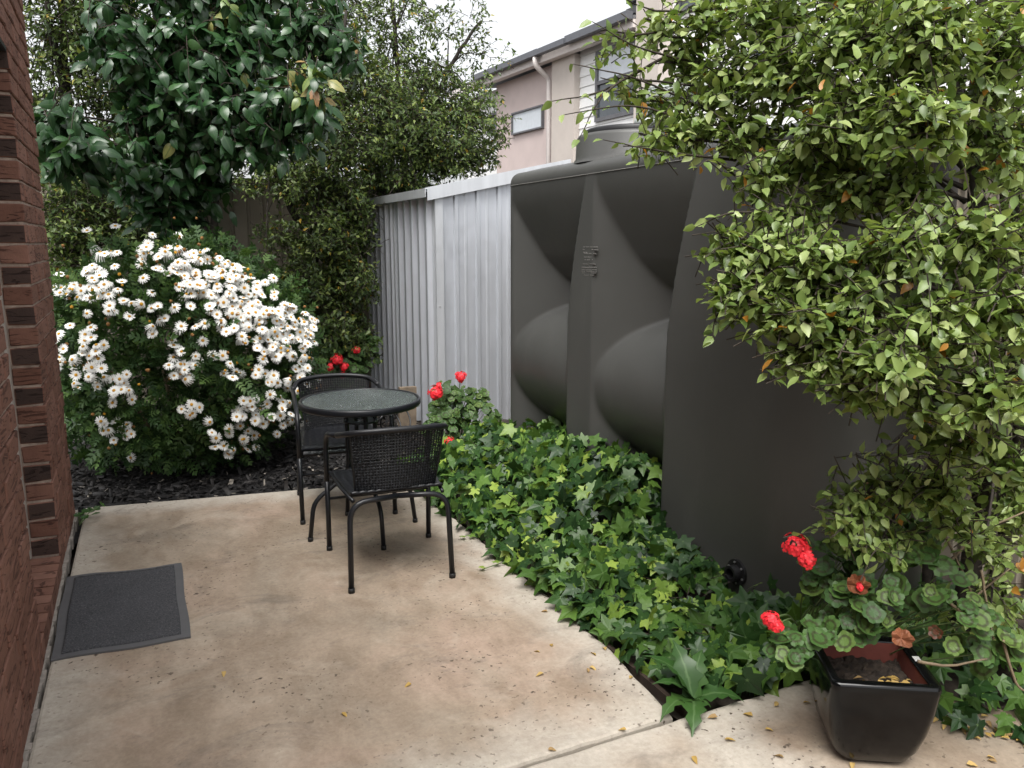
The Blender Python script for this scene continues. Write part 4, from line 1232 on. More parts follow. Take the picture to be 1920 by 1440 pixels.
# flower heads: clusters over the camera-facing side, thickest on the upper right shoulder
FP, FD = [], []
def add_flowers(px, py, spread, count):
    for _ in range(count):
        x, y = px + rng.normal() * spread, py + rng.normal() * spread * .8
        if x < 95: continue
        # ray against the bush ellipsoid
        r_ = ray(x, y); o = (CAM - DC) / DR; q = r_ / DR
        A_, B_, C_ = q @ q, 2 * o @ q, o @ o - 1.06
        disc_ = B_ * B_ - 4 * A_ * C_
        t = (-B_ - math.sqrt(disc_)) / (2 * A_) if disc_ > 0 else -B_ / (2 * A_)
        p_ = CAM + r_ * t
        dd = (p_ - DC) / DR; dd /= np.linalg.norm(dd)
        if disc_ <= 0 and ((p_ - DC) / DR) @ ((p_ - DC) / DR) > 1.35: continue
        if p_[2] < .1: continue
        FP.append(p_ + dd * rng.uniform(-.02, .08)); FD.append(dd)
for a in ((185, 455, 12, 2), (228, 445, 6, 1), (215, 478, 18, 5), (120, 545, 14, 9), (165, 535, 25, 18), (205, 545, 22, 12), (150, 555, 18, 8), (290, 490, 22, 10), (320, 480, 22, 16), (360, 495, 22, 14), (340, 530, 26, 16), (390, 520, 26, 20), (430, 520, 26, 18), (410, 560, 28, 16), (460, 545, 26, 20), (480, 580, 30, 24), (440, 590, 28, 16), (510, 590, 24, 18), (530, 620, 24, 20), (500, 640, 28, 20), (550, 640, 20, 16), (540, 680, 22, 18), (570, 610, 12, 8), (560, 700, 14, 8), (470, 630, 24, 10), (410, 610, 26, 8), (290, 600, 22, 7), (245, 588, 14, 3), (345, 680, 20, 12), (330, 655, 16, 5), (140, 620, 22, 5), (185, 640, 20, 4), (140, 670, 22, 9), (195, 680, 18, 6), (150, 700, 24, 7), (225, 720, 20, 8), (240, 735, 18, 6), (500, 720, 24, 12), (480, 770, 26, 16), (520, 760, 22, 12), (440, 790, 22, 10), (420, 825, 14, 6), (450, 830, 14, 5), (360, 765, 14, 5), (215, 790, 18, 7), (230, 815, 12, 4), (248, 853, 5, 1), (135, 842, 6, 1), (550, 780, 14, 6), (395, 560, 70, 14), (300, 560, 60, 6), (370, 710, 60, 4)):
    add_flowers(*a)
FP, FD = np.array(FP), np.array(FD)
nf = len(FP)
Z = FD * .55 + np.array([0, -.25, .55]) + unit(CAM - FP) * .35 + rng.normal(size=(nf, 3)) * .33
Rm = frames(unit(np.cross(Z, rng.normal(size=(nf, 3)))), Z)
fs = rng.uniform(.058, .080, nf)
pieces('flower', 'flowers', flw, [M['petal'], M['disc']], FP, Rm, fs, rng.choice(4, nf, p=[.4, .3, .12, .18]), rng.uniform(0, 1, nf), db, 300, cell=5.0, buckets=1)
# spent heads
ns = 170
i = rng.integers(0, nf, ns); SP = FP[i] + rng.normal(size=(ns, 3)) * .10 - FD[i] * .02
sv = np.array([(0, 0, .3)] + [(.28 * math.cos(a), .28 * math.sin(a), .1) for a in np.linspace(0, 2 * math.pi, 6, endpoint=False)] + [(.2 * math.cos(a), .2 * math.sin(a), -.25) for a in np.linspace(0, 2 * math.pi, 6, endpoint=False)])
sf = [(0, 1 + k_, 1 + (k_ + 1) % 6) for k_ in range(6)] + [(1 + k_, 7 + k_, 7 + (k_ + 1) % 6, 1 + (k_ + 1) % 6) for k_ in range(6)]
merged('spent_flowers', [(sv, sf, np.ones(13), [0] * 12), (sv * .9, sf, np.ones(13), [1] * 12)], [M['spent'], M['disc']], SP, frames(unit(rng.normal(size=(ns, 3))), FD[i] + np.array([0, 0, .8])), rng.uniform(.03, .042, ns), (rng.uniform(0, 1, ns) < .25).astype(int), rng.uniform(0, 1, ns), db)
T = [[p_ - Z[j] * .0 - np.array([0, 0, .01]), p_ - FD[j] * .12 - np.array([0, 0, .05]), DC + (p_ - DC) * .72 - np.array([0, 0, .06])] for j, p_ in enumerate(FP)]
twig_mesh('stems', T, .0028, M['green_stem'], db)
for k in range(7):
    a = k * .9; limb('stem', [(DC[0] + .1 * math.cos(a), DC[1] + .1 * math.sin(a), -.08), (DC[0] + .3 * math.cos(a), DC[1] + .25 * math.sin(a), .35), (DC[0] + .55 * math.cos(a), DC[1] + .45 * math.sin(a), .75)], .014, .006, M['dry_twig'], db, 5, 5)

# ------------------------------------------------------------------ ivy
ivy_t = [ivy_tpl(1.0, .25, 1), ivy_tpl(.85, .35, 2), ivy_tpl(1.1, .15, 3), ivy_tpl(.95, .5, 4)]
def tank_face(y):
    return TX0 + tank_depth(min(max(y, TYN), TYF), .18)
hk = np.array([(1.8, .10), (2.1, .12), (2.5, .13), (2.85, .16), (3.02, .30), (3.2, .42), (3.5, .46), (3.9, .40), (4.2, .36), (4.5, .34), (4.8, .30), (5.1, .22)])
def ivy_h(x, y):
    top = np.interp(y, hk[:, 0], hk[:, 1])
    t = np.clip((x - 1.47) / .62, 0, 1)
    base = .10 + .05 * np.sin(y * 5.1) * np.sin(x * 7 + y)
    hmid = base * np.clip((x - 1.44) / .16, 0, 1) ** .6
    return hmid + (top - base) * t ** 1.5 * np.clip((x - 1.44) / .16, 0, 1) + .03 * np.sin(x * 19 + y * 11) * np.sin(y * 14)
def scatter_ivy(parent, n, gen, sizes, partn=300, up_bias=.55, cam_bias=.35):
    P = gen(n); n = len(P)
    e = .02
    hx = (ivy_h(P[:, 0] + e, P[:, 1]) - ivy_h(P[:, 0] - e, P[:, 1])) / (2 * e)
    hy = (ivy_h(P[:, 0], P[:, 1] + e) - ivy_h(P[:, 0], P[:, 1] - e)) / (2 * e)
    Nn = unit(np.column_stack([-hx, -hy, np.ones(n)])) + np.array([-.3, -.2, 0]) + rng.normal(size=(n, 3)) * .46
    D = np.array([-.45, -.25, -.55]) + rng.normal(size=(n, 3)) * .55
    rn = np.clip(rng.beta(1.6, 1.8, n), 0, 1)
    rn = np.where(rng.uniform(0, 1, n) < .12, rng.uniform(.8, 1, n), rn * .85)
    S = rng.uniform(sizes[0], sizes[1], n) * np.where(rn > .8, .75, 1)
    pieces('ivy_leaf', 'ivy_leaves', ivy_t, [M['ivy']], P, frames(unit(D), Nn), S, rng.integers(0, 4, n), rn, parent, partn)
iv = thing('ivy_patch', (1.85, 3.2, 0), 'dense green ivy covering the bed between concrete edge and tank', 'ivy')
def gen1(n):
    y = rng.uniform(1.84, 5.0, n); x = 1.46 + (rng.uniform(0, 1, n)) * .95
    lim = np.array([tank_face(v) for v in y]) - .015
    lim = np.where(y < TYN + .34, TX0 + .34 - np.sqrt(np.maximum(0, .34 ** 2 - (TYN + .34 - np.maximum(y, TYN)) ** 2)) - .02, lim)
    k = (x < lim) & (x > np.interp(y, [1.84, 1.95, 2.4, 4.2, 4.6], [1.53, 1.53, 1.515, 1.47, 1.50])) & (np.hypot(x - 1.565, y - 1.90) > .11) & ~((x > 1.93) & (np.abs(y - oy + .25 * (2.2 - x)) < .075)); x, y = x[k], y[k]
    lay = rng.uniform(0, 1, len(x)) ** .55
    z = ivy_h(x, y) * (.25 + .75 * lay) + rng.normal(size=len(x)) * .012 + .012
    return np.column_stack([x, y, np.maximum(z, .012)])
scatter_ivy(iv, 3500, gen1, (.042, .098))
T = []
for _ in range(240):
    y = rng.uniform(1.9, 4.9); x = rng.uniform(1.5, 2.1); h_ = float(ivy_h(x, y)); a = rng.uniform(0, 6.28)
    if x + .16 * math.cos(a) < 1.56 or y + .16 * math.sin(a) < 1.93: continue
    T.append([(x, y, .0), (x + .08 * math.cos(a), y + .08 * math.sin(a), h_ * .6), (x + .16 * math.cos(a), y + .16 * math.sin(a), h_ * .85)])
twig_mesh('vines', T, .003, M['twig'], iv)
# runners with leaves out on the concrete
for (px_a, py_a), (px_b, py_b) in (((1000, 1045), (905, 1072)), ((950, 1000), (868, 1010)), ((1090, 1130), (1010, 1100))):
    a, b_ = on_z(px_a, py_a), on_z(px_b, py_b)
    MB().tube(spline([a + [0, 0, .03], (a + b_) / 2 + [0, 0, .02], b_ + [0, 0, .012]], 5), .0022, 5).obj('runner', M['green_stem'], iv)
    n_ = 4; tt = np.linspace(.35, 1, n_)[:, None]
    P = a + (b_ - a) * tt + np.array([0, 0, .022]) + rng.normal(size=(n_, 3)) * np.array([.012, .012, .004])
    pieces('ivy_leaf', 'ivy_leaves', ivy_t, [M['ivy']], P, frames(unit(np.column_stack([rng.normal(size=n_), rng.normal(size=n_), np.zeros(n_)])), np.array([0, -.2, 1.0]) + rng.normal(size=(n_, 3)) * .25), np.full(n_, .035), rng.integers(0, 4, n_), rng.uniform(.6, .95, n_), iv)
# ivy at the right behind the pot
iv2 = thing('ivy_patch', (2.35, 1.75, 0), 'large leaved ivy trailing on the ground beyond the black pot', 'ivy')
def gen2(n):
    P = []
    while len(P) < n:
        x, y = rng.uniform(1.95, 3.0), rng.uniform(1.2, 2.1)
        if x + y < 3.63 + rng.normal() * .03: continue
        P.append((x, y, .02 + .13 * rng.uniform(0, 1) * min(1, (x + y - 3.55) * 4)))
    return np.array(P)
P = gen2(330); n = len(P)
rn = np.clip(rng.beta(2, 2, n) * .8, 0, 1)
pieces('ivy_leaf', 'ivy_leaves', ivy_t, [M['ivy']], P, frames(unit(np.array([-.5, -.5, -.4]) + rng.normal(size=(n, 3)) * .5), np.array([-.35, -.35, .8]) + rng.normal(size=(n, 3)) * .35), rng.uniform(.05, .085, n), rng.integers(0, 4, n), rn, iv2, 150)

edging = MB().prism([(1.517, 1.88), (1.535, 1.88), (1.532, 4.6), (1.514, 4.6)], -.10, -.006).obj('timber_edging', M['dark_timber'])
setp(edging, 'dark timber garden edging along the concrete under the ivy', 'edging')

# ------------------------------------------------------------------ geraniums
ger_t = [geranium_tpl(s, c) for s, c in ((1, .5), (2, .2), (3, -.3))]
def umbel_tpl(seed):
    r = random.Random(seed); V, F, U = [], [], []
    for k in range(26):
        a, b_ = r.uniform(0, 6.28), r.uniform(0, 1) ** .6
        z = math.cos(b_ * 1.5); rr_ = math.sin(b_ * 1.5)
        nrm = np.array([rr_ * math.cos(a), rr_ * math.sin(a), z + .15]); nrm /= np.linalg.norm(nrm)
        c = nrm * np.array([.62, .62, .42]) * r.uniform(.5, 1.1)
        u_ = np.cross(nrm, [r.uniform(-1, 1), r.uniform(-1, 1), .3]); u_ /= np.linalg.norm(u_); w_ = np.cross(nrm, u_)
        for p_ in range(5):
            t = 2 * math.pi * p_ / 5 + r.uniform(-.2, .2); l = .26 * r.uniform(.85, 1.1)
            dd = math.cos(t) * u_ + math.sin(t) * w_; ss = -math.sin(t) * u_ + math.cos(t) * w_
            b0 = len(V)
            V.extend([c, c + dd * l * .6 + ss * l * .36 + nrm * .03, c + dd * l + ss * l * .2 - nrm * .02, c + dd * l - ss * l * .2 - nrm * .02, c + dd * l * .6 - ss * l * .36 + nrm * .03]); U.extend([1] * 5)
            F.append(tuple(range(b0, b0 + 5)))
    return np.array(V, float), F, np.array(U, float), [0] * len(F)
umb = [umbel_tpl(s) for s in range(3)]
def geranium(loc, label, leafspots, flowers, size, height_stems):
    """leafspots: (centre, radii, n); flowers: (point, size)"""
    t = thing('geranium', loc, label, 'plant', 'red geraniums')
    P, Nn = [], []
    for c, r_, n_ in leafspots:
        d = unit(rng.normal(size=(n_, 3))); P.append(np.array(c) + d * np.array(r_) * rng.uniform(.5, 1, (n_, 1)) ** .5)
        Nn.append(d * .6 + np.array([0, 0, .7]) + unit(CAM - np.array(c)) * .65 + rng.normal(size=(n_, 3)) * .28)
    P, Nn = np.concatenate(P), np.concatenate(Nn); k = P[:, 2] > .03; P, Nn = P[k], Nn[k]; n_ = len(P)
    rn = np.where(rng.uniform(0, 1, n_) < .014, .97, rng.uniform(0, .88, n_))
    Rm = frames(unit(np.cross(Nn, rng.normal(size=(n_, 3)))), Nn)
    pieces('leaf', 'leaves', ger_t, [M['geranium']], P, Rm, size * rng.uniform(.6, 1.15, n_), rng.integers(0, 3, n_), rn, t, 200, smooth=False)
    base = np.array([loc[0], loc[1], -.03])
    T = [[base + rng.normal(size=3) * np.array([.06, .06, 0]), (base + p_) / 2 + rng.normal(size=3) * .03, p_] for p_ in P[rng.permutation(n_)[:70]]]
    twig_mesh('stems', T, .004, M['green_stem'], t)
    for i, (p_, s_) in enumerate(flowers):
        p_ = np.array(p_); tv, tf, tu, tm = umb[i % 3]
        dd = unit(CAM - p_) * .7 + np.array([0, 0, .6]); x_ = unit(np.cross(dd, [1, 0, 0])); Rm_ = frames(x_[None], dd[None])[0]
        o = link('flower_head', mesh_data('flower_head', (tv * s_) @ Rm_.T + p_, tf, [M['red']], tm), t)
        bb = np.array([p_[0] * .4 + base[0] * .6, p_[1] * .4 + base[1] * .6, p_[2] * .55])
        MB().tube(spline([bb, (bb + p_) / 2 + np.array([.01, 0, .02]), p_ + unit(dd) * s_ * .12], 5), .0028, 5).obj('flower_stalk', M['green_stem'], t)
    return t
dp_ = lambda x, y, D_: at_depth(x, y, D_)
# beside the shed and the far end of the tank
geranium((1.93, 5.1, 0), 'red flowering geranium against the pale shed wall beside the ivy',
         [(on_y(850, 770, 5.1), (.17, .18, .14), 110), (on_y(895, 785, 5.05), (.16, .15, .12), 85), (on_y(830, 800, 5.0), (.15, .14, .12), 70), (on_y(885, 745, 5.2), (.13, .1, .09), 45), (on_y(840, 735, 5.1), (.09, .1, .09), 30), (on_y(845, 860, 4.85), (.08, .1, .1), 26)],
         [(on_y(817, 737, 4.95), .085), (on_y(823, 724, 5.0), .05), (on_y(864, 707, 5.1), .075), (on_y(843, 828, 4.7), .055), (on_y(815, 742, 4.97), .06)], .062, .5)
# in the shade behind the far chair
geranium((1.62, 6.75, 0), 'shaded red geranium in the dark corner left of the shed door',
         [(on_y(600, 640, 6.7), (.16, .12, .22), 50), (on_y(650, 680, 6.65), (.2, .12, .14), 55), (on_y(690, 660, 6.8), (.1, .1, .2), 26), (on_y(640, 740, 6.6), (.25, .1, .12), 40)],
         [(on_y(632, 675, 6.5), .085), (on_y(620, 688, 6.5), .065), (on_y(645, 688, 6.5), .07), (on_y(668, 657, 6.55), .06), (on_y(643, 704, 6.45), .05)], .085, .5)
# by the black pot
g3 = geranium((2.15, 1.98, 0), 'large zonal leaved red geranium growing behind the black pot',
         [(dp_(1560, 1060, 2.45), (.10, .10, .09), 34), (dp_(1600, 1140, 2.3), (.08, .08, .09), 24), (dp_(1640, 1130, 2.25), (.07, .06, .09), 18), (dp_(1590, 1180, 2.25), (.07, .06, .04), 10), (dp_(1740, 1080, 2.35), (.14, .10, .10), 26), (dp_(1790, 1160, 2.25), (.10, .08, .10), 18), (dp_(1700, 980, 2.5), (.15, .12, .08), 26), (dp_(1500, 1190, 2.25), (.06, .05, .06), 9), (dp_(1480, 1220, 2.2), (.05, .05, .05), 8), (dp_(1850, 1200, 2.3), (.1, .1, .1), 12), (dp_(1560, 1130, 2.45), (.1, .08, .1), 16)],
         [(dp_(1492, 1024, 2.35), .062), (dp_(1512, 1046, 2.33), .058), (dp_(1445, 1163, 2.2), .045), (dp_(1455, 1174, 2.19), .035), (dp_(1612, 1100, 2.2), .022)], .068, .4)
for i, (x, y, D_, s_) in enumerate(((1605, 1098, 2.22, .05), (1690, 1197, 2.12, .045))):
    tv, tf, tu, tm = ger_t[2] if i else ger_t[0]
    p_ = dp_(x, y, D_); Rm_ = frames(np.array([[.3, .2, .6]]), np.array([[-.5, -.6, .4]]))[0]
    tv = tv.copy(); tv[:, 2] += .9 * np.abs(tv[:, 0]) ** 1.2 + .12 * np.sin(tv[:, 1] * 14)
    link('dead_leaf', mesh_data('dead_leaf', (tv * s_ * 1.25) @ Rm_.T + p_, tf, [M['brown_leaf']], tm, attrs={'u': tu, 'rnd': tu}), g3)

# ------------------------------------------------------------------ variegated pittosporum on the right
pit_t = [leaf_tpl(4, .60, .16, .22, .6, .05, .8, seed=s) for s in range(5)]
pr = thing('pittosporum_tree', (2.72, 1.78, 0), 'pale green pittosporum tree overhanging the near end of the tank', 'tree')
F1 = dp_(1830, 350, 2.75)
base = np.array([2.72, 1.78, -.1])
limb('trunk', [base, dp_(1850, 800, 2.8), dp_(1838, 480, 2.76), F1, dp_(1800, 230, 2.7), dp_(1780, 60, 2.65), dp_(1770, -150, 2.6)], .038, .018, M['bark'], pr)
limb('trunk', [F1, dp_(1850, 250, 2.8), dp_(1862, 80, 2.8), dp_(1880, -150, 2.8)], .028, .016, M['bark'], pr)
limb('trunk', [F1 + np.array([0, 0, -.05]), dp_(1822, 250, 2.85), dp_(1828, 120, 2.9), dp_(1850, -120, 2.9)], .022, .012, M['bark'], pr)
limb('trunk', [base + np.array([-.05, .1, 0]), dp_(1760, 700, 2.85), dp_(1742, 300, 2.8), dp_(1738, 120, 2.75), dp_(1700, -60, 2.7)], .026, .012, M['bark'], pr)
limb('trunk', [base + np.array([.02, -.05, 0]), dp_(1905, 900, 2.75), dp_(1900, 600, 2.7), dp_(1910, 300, 2.65)], .026, .012, M['bark'], pr)
rb = [(1240, 190, 2.7, 55, 45, 15), (1280, 110, 2.75, 75, 70, 36), (1240, 40, 2.7, 60, 50, 20), (1370, 140, 2.55, 90, 80, 64), (1330, 30, 2.6, 80, 60, 44), (1300, 230, 2.6, 80, 35, 48), (1230, 255, 2.55, 70, 25, 20), (1190, 150, 2.65, 50, 40, 10), (1160, 60, 2.7, 40, 35, 7), (1400, 235, 2.5, 80, 40, 52), (1480, 120, 2.4, 110, 90, 100), (1450, 20, 2.45, 110, 60, 76), (1600, 60, 2.25, 120, 100, 110), (1590, 200, 2.2, 120, 90, 116),
      (1740, 60, 2.1, 130, 110, 120), (1720, 210, 2.05, 120, 90, 90), (1870, 100, 2.2, 110, 130, 84), (1850, 260, 2.3, 90, 80, 40), (1500, 290, 2.4, 90, 50, 72), (1600, 330, 2.3, 100, 60, 80), (1420, 320, 2.4, 50, 40, 26), (1700, 340, 2.2, 90, 60, 56), (1480, 400, 2.3, 80, 40, 46), (1380, 450, 2.3, 55, 40, 36), (1450, 480, 2.2, 90, 50, 80), (1400, 540, 2.2, 70, 45, 50), (1540, 480, 2.1, 90, 60, 80), (1490, 570, 2.1, 80, 45, 60), (1600, 560, 2.05, 90, 50, 70),
      (1690, 450, 2.0, 110, 60, 80), (1830, 430, 2.0, 100, 70, 70), (1500, 650, 2.1, 60, 40, 30), (1570, 640, 2.05, 70, 45, 46), (1660, 660, 1.95, 80, 50, 60), (1620, 710, 2.05, 50, 40, 26), (1760, 590, 1.95, 90, 60, 66), (1880, 560, 1.95, 70, 70, 54), (1730, 730, 2.05, 70, 40, 34), (1850, 720, 1.95, 80, 60, 54), (1780, 800, 2.1, 60, 40, 26), (1890, 850, 2.0, 50, 70, 36), (1700, 680, 2.3, 100, 60, 60),
      (1620, 930, 2.3, 60, 35, 34), (1700, 900, 2.3, 60, 40, 36), (1590, 980, 2.25, 40, 40, 20), (1760, 900, 2.25, 60, 40, 32), (1660, 1000, 2.35, 60, 40, 30), (1800, 960, 2.3, 60, 40, 20), (1850, 1010, 2.4, 70, 60, 18), (1650, 850, 2.5, 50, 30, 5), (1740, 1140, 2.5, 60, 60, 9), (1860, 1130, 2.5, 60, 80, 10), (1560, 260, 2.75, 150, 110, 70), (1650, 450, 2.8, 150, 110, 80), (1800, 600, 2.85, 120, 130, 70), (1840, 880, 2.85, 70, 80, 26), (1900, 420, 2.5, 70, 120, 70), (1900, 250, 2.6, 70, 100, 60), (1900, 700, 2.5, 60, 120, 60), (1900, 950, 2.6, 60, 110, 40), (1890, 10, 2.5, 90, 90, 60), (1640, -20, 2.4, 160, 60, 90), (1880, 1120, 2.6, 60, 80, 20), (2060, 120, 2.4, 150, 150, 90), (2060, 380, 2.4, 140, 140, 80), (2050, 640, 2.4, 120, 140, 70), (2010, 900, 2.5, 100, 120, 50), (1850, -180, 2.6, 220, 120, 110), (1500, -120, 2.6, 200, 90, 80)]
bl = []
for x, y, D_, rx, ry, nt_ in rb:
    c = dp_(x, y, D_); k = D_ / FPX
    bl.append((c, (rx * k, max(.13, .8 * rx * k), ry * k), int(nt_ * 1.0)))
    tr_ = dp_(1810 if x < 1800 else 1880, min(max(y + 120, 150), 760), 2.75)
    limb('branch', [tr_, (tr_ * .55 + c * .45) + np.array([0, 0, .05]), c, c + (c - tr_) * .04], .008, .0013, M['bark'], pr, 6, 5)
P, D, Nn, S, T = twig_leaves(bl, .15, 7, .042, droop=.30, upn=.8, shell=.3, spread=.85)
# long open twigs that reach out over the tank top on the left
LT = [((1330, 210), (1200, 150), (1075, 120), 2.6), ((1320, 120), (1200, 90), (1110, 40), 2.6), ((1340, 250), (1200, 200), (1055, 215), 2.55), ((1240, 110), (1130, 170), (1035, 190), 2.6), ((1200, 130), (1130, 180), (1085, 262), 2.55), ((1350, 20), (1230, 20), (1155, -10), 2.6), ((1380, 300), (1250, 285), (1130, 262), 2.5), ((1280, 60), (1180, 70), (1120, 130), 2.65), ((1450, 400), (1370, 400), (1305, 425), 2.3), ((1450, 480), (1370, 500), (1318, 560), 2.25), ((1400, 560), (1345, 590), (1335, 645), 2.25), ((1550, 640), (1480, 660), (1440, 700), 2.15), ((1600, 660), (1560, 690), (1525, 715), 2.1), ((1380, 330), (1335, 300), (1300, 320), 2.4), ((1680, 930), (1600, 940), (1548, 920), 2.3), ((1640, 960), (1580, 985), (1555, 1010), 2.25)]
eP, eD, eN, eS = [], [], [], []
for a, b_, c, D_ in LT:
    q = spline([dp_(*a, D_ + .08), dp_(*b_, D_), dp_(*c, D_ - .03)], 8)
    limb('branch', [dp_(*a, D_ + .08), dp_(*b_, D_), dp_(*c, D_ - .03)], .005, .0013, M['twig'], pr, 6, 4)
    n_ = 11
    for j in range(n_):
        p_ = q[min(len(q) - 1, int((j + 1) / n_ * (len(q) - 1)))]
        dr_ = unit(q[-1] - q[0]); sd_ = rng.normal(size=3) * .7
        eP.append(p_); eD.append(dr_ * .5 + sd_ + np.array([0, 0, -.35])); eN.append(np.array([0, 0, .6]) + rng.normal(size=3) * .5 + unit(CAM - p_) * .3); eS.append(.043 * rng.uniform(.65, 1.15))
P = np.concatenate([P, eP]); D = np.concatenate([D, unit(np.array(eD))]); Nn = np.concatenate([Nn, eN]); S = np.concatenate([S, eS])
keep = ~((P[:, 0] > TX0 - .01) & (P[:, 0] < TX1) & (P[:, 1] > TYN - .01) & (P[:, 1] < TYF) & (P[:, 2] < TH + .03)) & (P[:, 2] > .03)
P, D, Nn, S = P[keep], D[keep], Nn[keep], S[keep]
rn = np.clip(rng.beta(2.2, 1.7, len(P)) * .95, 0, .95); od = rng.uniform(0, 1, len(P)) < .012; rn[od] = rng.uniform(.97, 1, od.sum())
pieces('leaf', 'foliage', pit_t, [M['pitto']], P, frames(D, Nn), S, rng.integers(0, 5, len(P)), rn, pr, 300, smooth=True)
twig_mesh('twigs', [q_ for q_ in T if not any(TX0 - .03 < p_[0] < TX1 and TYN - .03 < p_[1] < TYF and p_[2] < TH + .05 for p_ in q_)], .0022, M['twig'], pr)
# bare dead twigs low down
dd_ = [[dp_(1750, 960, 2.4), dp_(1790, 1040, 2.4), dp_(1830, 1130, 2.4)], [dp_(1840, 1070, 2.35), dp_(1850, 1130, 2.35), dp_(1862, 1200, 2.3)], [dp_(1780, 1130, 2.3), dp_(1840, 1180, 2.3), dp_(1900, 1215, 2.3)], [dp_(1720, 1240, 2.15), dp_(1780, 1248, 2.15), dp_(1850, 1235, 2.2)], [dp_(1760, 1070, 2.4), dp_(1840, 1000, 2.4), dp_(1920, 960, 2.4)], [dp_(1790, 1150, 2.4), dp_(1850, 1100, 2.4), dp_(1930, 1040, 2.4)], [dp_(1880, 1200, 2.2), dp_(1905, 1280, 2.2), dp_(1930, 1300, 2.2)]]
for q in dd_: limb('dead_twig', q, .005, .0025, M['dry_twig'], pr, 5, 5)

# ------------------------------------------------------------------ small weeds
def weed(name, loc, label, leaves, tpl, mat):
    t = thing(name, loc, label, 'weed')
    for az, el, l in leaves:
        d = np.array([[math.cos(az) * math.cos(el), math.sin(az) * math.cos(el), math.sin(el)]]); n_ = np.array([[0, 0, 1.0]]) + rng.normal(size=(1, 3)) * .15
        Rm_ = frames(d, n_)[0]; tv, tf, tu, tm = tpl
        link('leaf', mesh_data('leaf', (tv * l) @ Rm_.T + np.array(loc) + np.array([0, 0, .012]), tf, [mat], tm, True, {'u': tu, 'rnd': np.full(len(tu), rng.uniform(0, 1))}), t)
    return t
weed('thistle_weed', (1.565, 1.90, 0), 'jagged leaved rosette weed at the corner of the concrete joint',
     [(R(195), R(0), .17), (R(232), R(-1), .19), (R(330), R(3), .17), (R(290), R(5), .07), (R(130), R(38), .21), (R(85), R(50), .2), (R(40), R(42), .18), (R(165), R(30), .16)], thistle_tpl(3), M['weed'])
w = thing('clover_weed', (-.365, 4.66, 0), 'small round leaved weed growing at the foot of the brick wall', 'weed')
for i in range(9):
    p_ = np.array([-.35 + rng.uniform(-.02, .11), 4.66 + rng.uniform(-.12, .12), rng.uniform(.02, .10)]); tv, tf, tu, tm = ger_t[i % 2]
    Rm_ = frames(np.array([[rng.normal(), rng.normal(), .1]]), np.array([[.1, -.4, 1.0]]) + rng.normal(size=(1, 3)) * .3)[0]
    link('leaf', mesh_data('leaf', (tv * .042) @ Rm_.T + p_, tf, [M['weed']], tm, True, {'u': tu * 0 + .9, 'rnd': np.full(len(tu), rng.uniform(0, 1))}), w)
    MB().tube([(-.365, 4.66, 0), (p_ + np.array([-.365, 4.66, 0])) / 2 + [0, 0, .02], p_], .0016, 4).obj('stalk', M['green_stem'], w)

# ------------------------------------------------------------------ black pot
pc_ = np.array([1.896, 1.50]); pot = thing('glazed_pot', (pc_[0], pc_[1], 0), 'square black glazed pot with soil and dry leaves on the concrete', 'pot', rz=R(-32))
pot.scale = (1.05, 1.05, 1.07)
def sq(hw, z, rad_, n_=6):
    out = []
    for cx_, cy_, a0 in ((1, 1, 0), (-1, 1, 90), (-1, -1, 180), (1, -1, 270)):
        for a in np.linspace(a0, a0 + 90, n_): out.append((cx_ * (hw - rad_) + rad_ * math.cos(R(a)), cy_ * (hw - rad_) + rad_ * math.sin(R(a)), z))
    return out
PH = .262
prof = [(.066, 0, .03), (.082, .003, .035), (.097, .017, .04), (.113, .05, .04), (.128, .11, .038), (.138, .18, .032), (.142, .235, .026), (.143, .252, .022), (.140, PH, .02), (.118, PH, .012), (.114, .254, .01)]
V, F = [], []
for hw, z, r_ in prof: V += sq(hw, z, r_)
m = len(sq(.1, 0, .02))
bow = lambda x, y: 1 + .035 * (1 - min(1, min(abs(x), abs(y)) / .14))
V = [(x * bow(x, y), y * bow(x, y), z) for x, y, z in V]
for j in range(len(prof) - 1):
    for i in range(m): F.append((j * m + i, j * m + (i + 1) % m, (j + 1) * m + (i + 1) % m, (j + 1) * m + i))
F.append(tuple(reversed(range(m))))
local_attach(link('body', mesh_data('body', V, F, M['glaze'], smooth=True)), pot)
V, F = [], []
for hw, z, r_ in ((.1165, .256, .01), (.111, .20, .01), (.105, .12, .01)): V += [(x * bow(x, y) * .995, y * bow(x, y) * .995, z) for x, y, z in sq(hw, z, r_)]
for j in range(2):
    for i in range(m): F.append((j * m + i, (j + 1) * m + i, (j + 1) * m + (i + 1) % m, j * m + (i + 1) % m))
local_attach(link('inner_wall', mesh_data('inner_wall', V, F, M['terracotta'])), pot)
V, F = [], []; ns = 26
for j in range(ns):
    for i in range(ns):
        x, y = (-1 + 2 * i / (ns - 1)) * .111, (-1 + 2 * j / (ns - 1)) * .111
        V.append((x, y, .205 + .006 * rng.normal() * .6 + .008 * math.sin(i * .4) * math.cos(j * .35)))
F = [(j * ns + i, j * ns + i + 1, (j + 1) * ns + i + 1, (j + 1) * ns + i) for j in range(ns - 1) for i in range(ns - 1)]
local_attach(link('soil', mesh_data('soil', V, F, M['soil'])), pot)
s_ = MB().box(.120, .138, .0, .026, PH + .0005, PH + .0022); s_.obj('price_sticker', M['sticker'], pot, local=True)

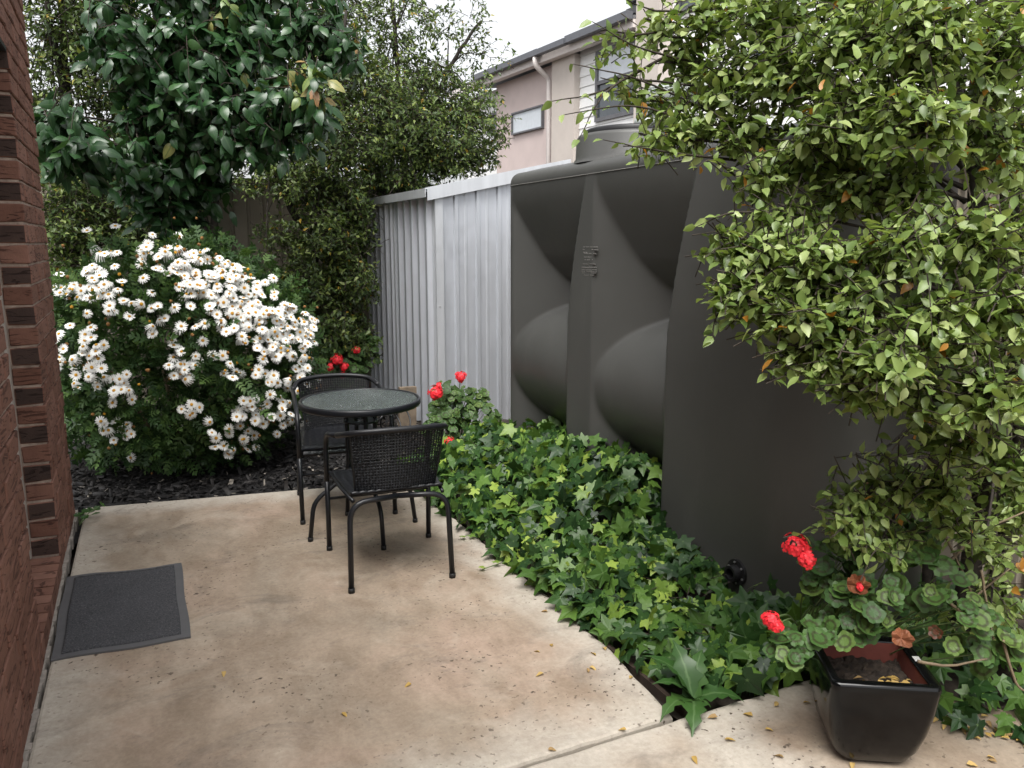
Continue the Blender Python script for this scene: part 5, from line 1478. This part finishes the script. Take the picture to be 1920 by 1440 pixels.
# fallen leaves in the pot and on the concrete: each a thing
lit_t = [leaf_tpl(4, .52, .35, .25, .6, .06, .8, seed=s) for s in range(20, 24)]
lit_me = []
for k, (tv, tf, tu, tm) in enumerate(lit_t):
    for q in range(2):
        lit_me.append(mesh_data('fallen_leaf', tv, tf, [M['litter']], tm, True, {'u': tu, 'rnd': np.full(len(tv), rng.uniform(0, 1))}))
def fallen(p_, s_, label, group):
    o = link('fallen_leaf', lit_me[rng.integers(len(lit_me))])
    Rm_ = frames(np.array([[rng.normal(), rng.normal(), .05]]), np.array([[0, 0, 1.0]]) + rng.normal(size=(1, 3)) * .22)[0] * s_
    o.matrix_basis = Matrix([list(Rm_[r]) + [p_[r]] for r in range(3)] + [[0, 0, 0, 1]])
    setp(o, label, 'leaf', group)
ca, sa = math.cos(R(-32)), math.sin(R(-32))
for _ in range(30):
    x, y = rng.uniform(-.07, .10), -.06 + rng.normal() * .03
    y = max(-.098, min(.09, y))
    fallen((pc_[0] + ca * x - sa * y, pc_[1] + sa * x + ca * y, .231 + rng.uniform(0, .006)), rng.uniform(.018, .034), 'small dry yellow leaf lying on the soil in the black pot', 'dry leaves in the pot')
lp = [(985, 1098), (1027, 1147), (1105, 1250), (1103, 1261), (1035, 1212), (1012, 1223), (1020, 1262), (1135, 1219), (1117, 1229), (1180, 1272), (1027, 1405), (1175, 1368), (1300, 1417), (1346, 1344), (1412, 1342), (1434, 1367), (1358, 1387), (1470, 1421), (1506, 1318), (1452, 1324), (418, 1259), (1840, 1388), (1600, 1430), (1812, 1432), (1850, 1418), (1870, 1430), (771, 1281), (640, 1336)]
for x, y in lp: fallen(on_z(x, y, .004), rng.uniform(.022, .036), 'small yellow leaf fallen on the bare concrete', 'leaves fallen on the concrete')
for _ in range(34):
    t = rng.uniform(0, 1); x, y = 1765 + 170 * t + rng.normal() * 14, 1338 + 48 * t + rng.normal() * 11
    fallen(on_z(x, y, .006), rng.uniform(.018, .032), 'yellow leaf in the litter drift along the ivy beyond the pot', 'leaf litter beside the pot')
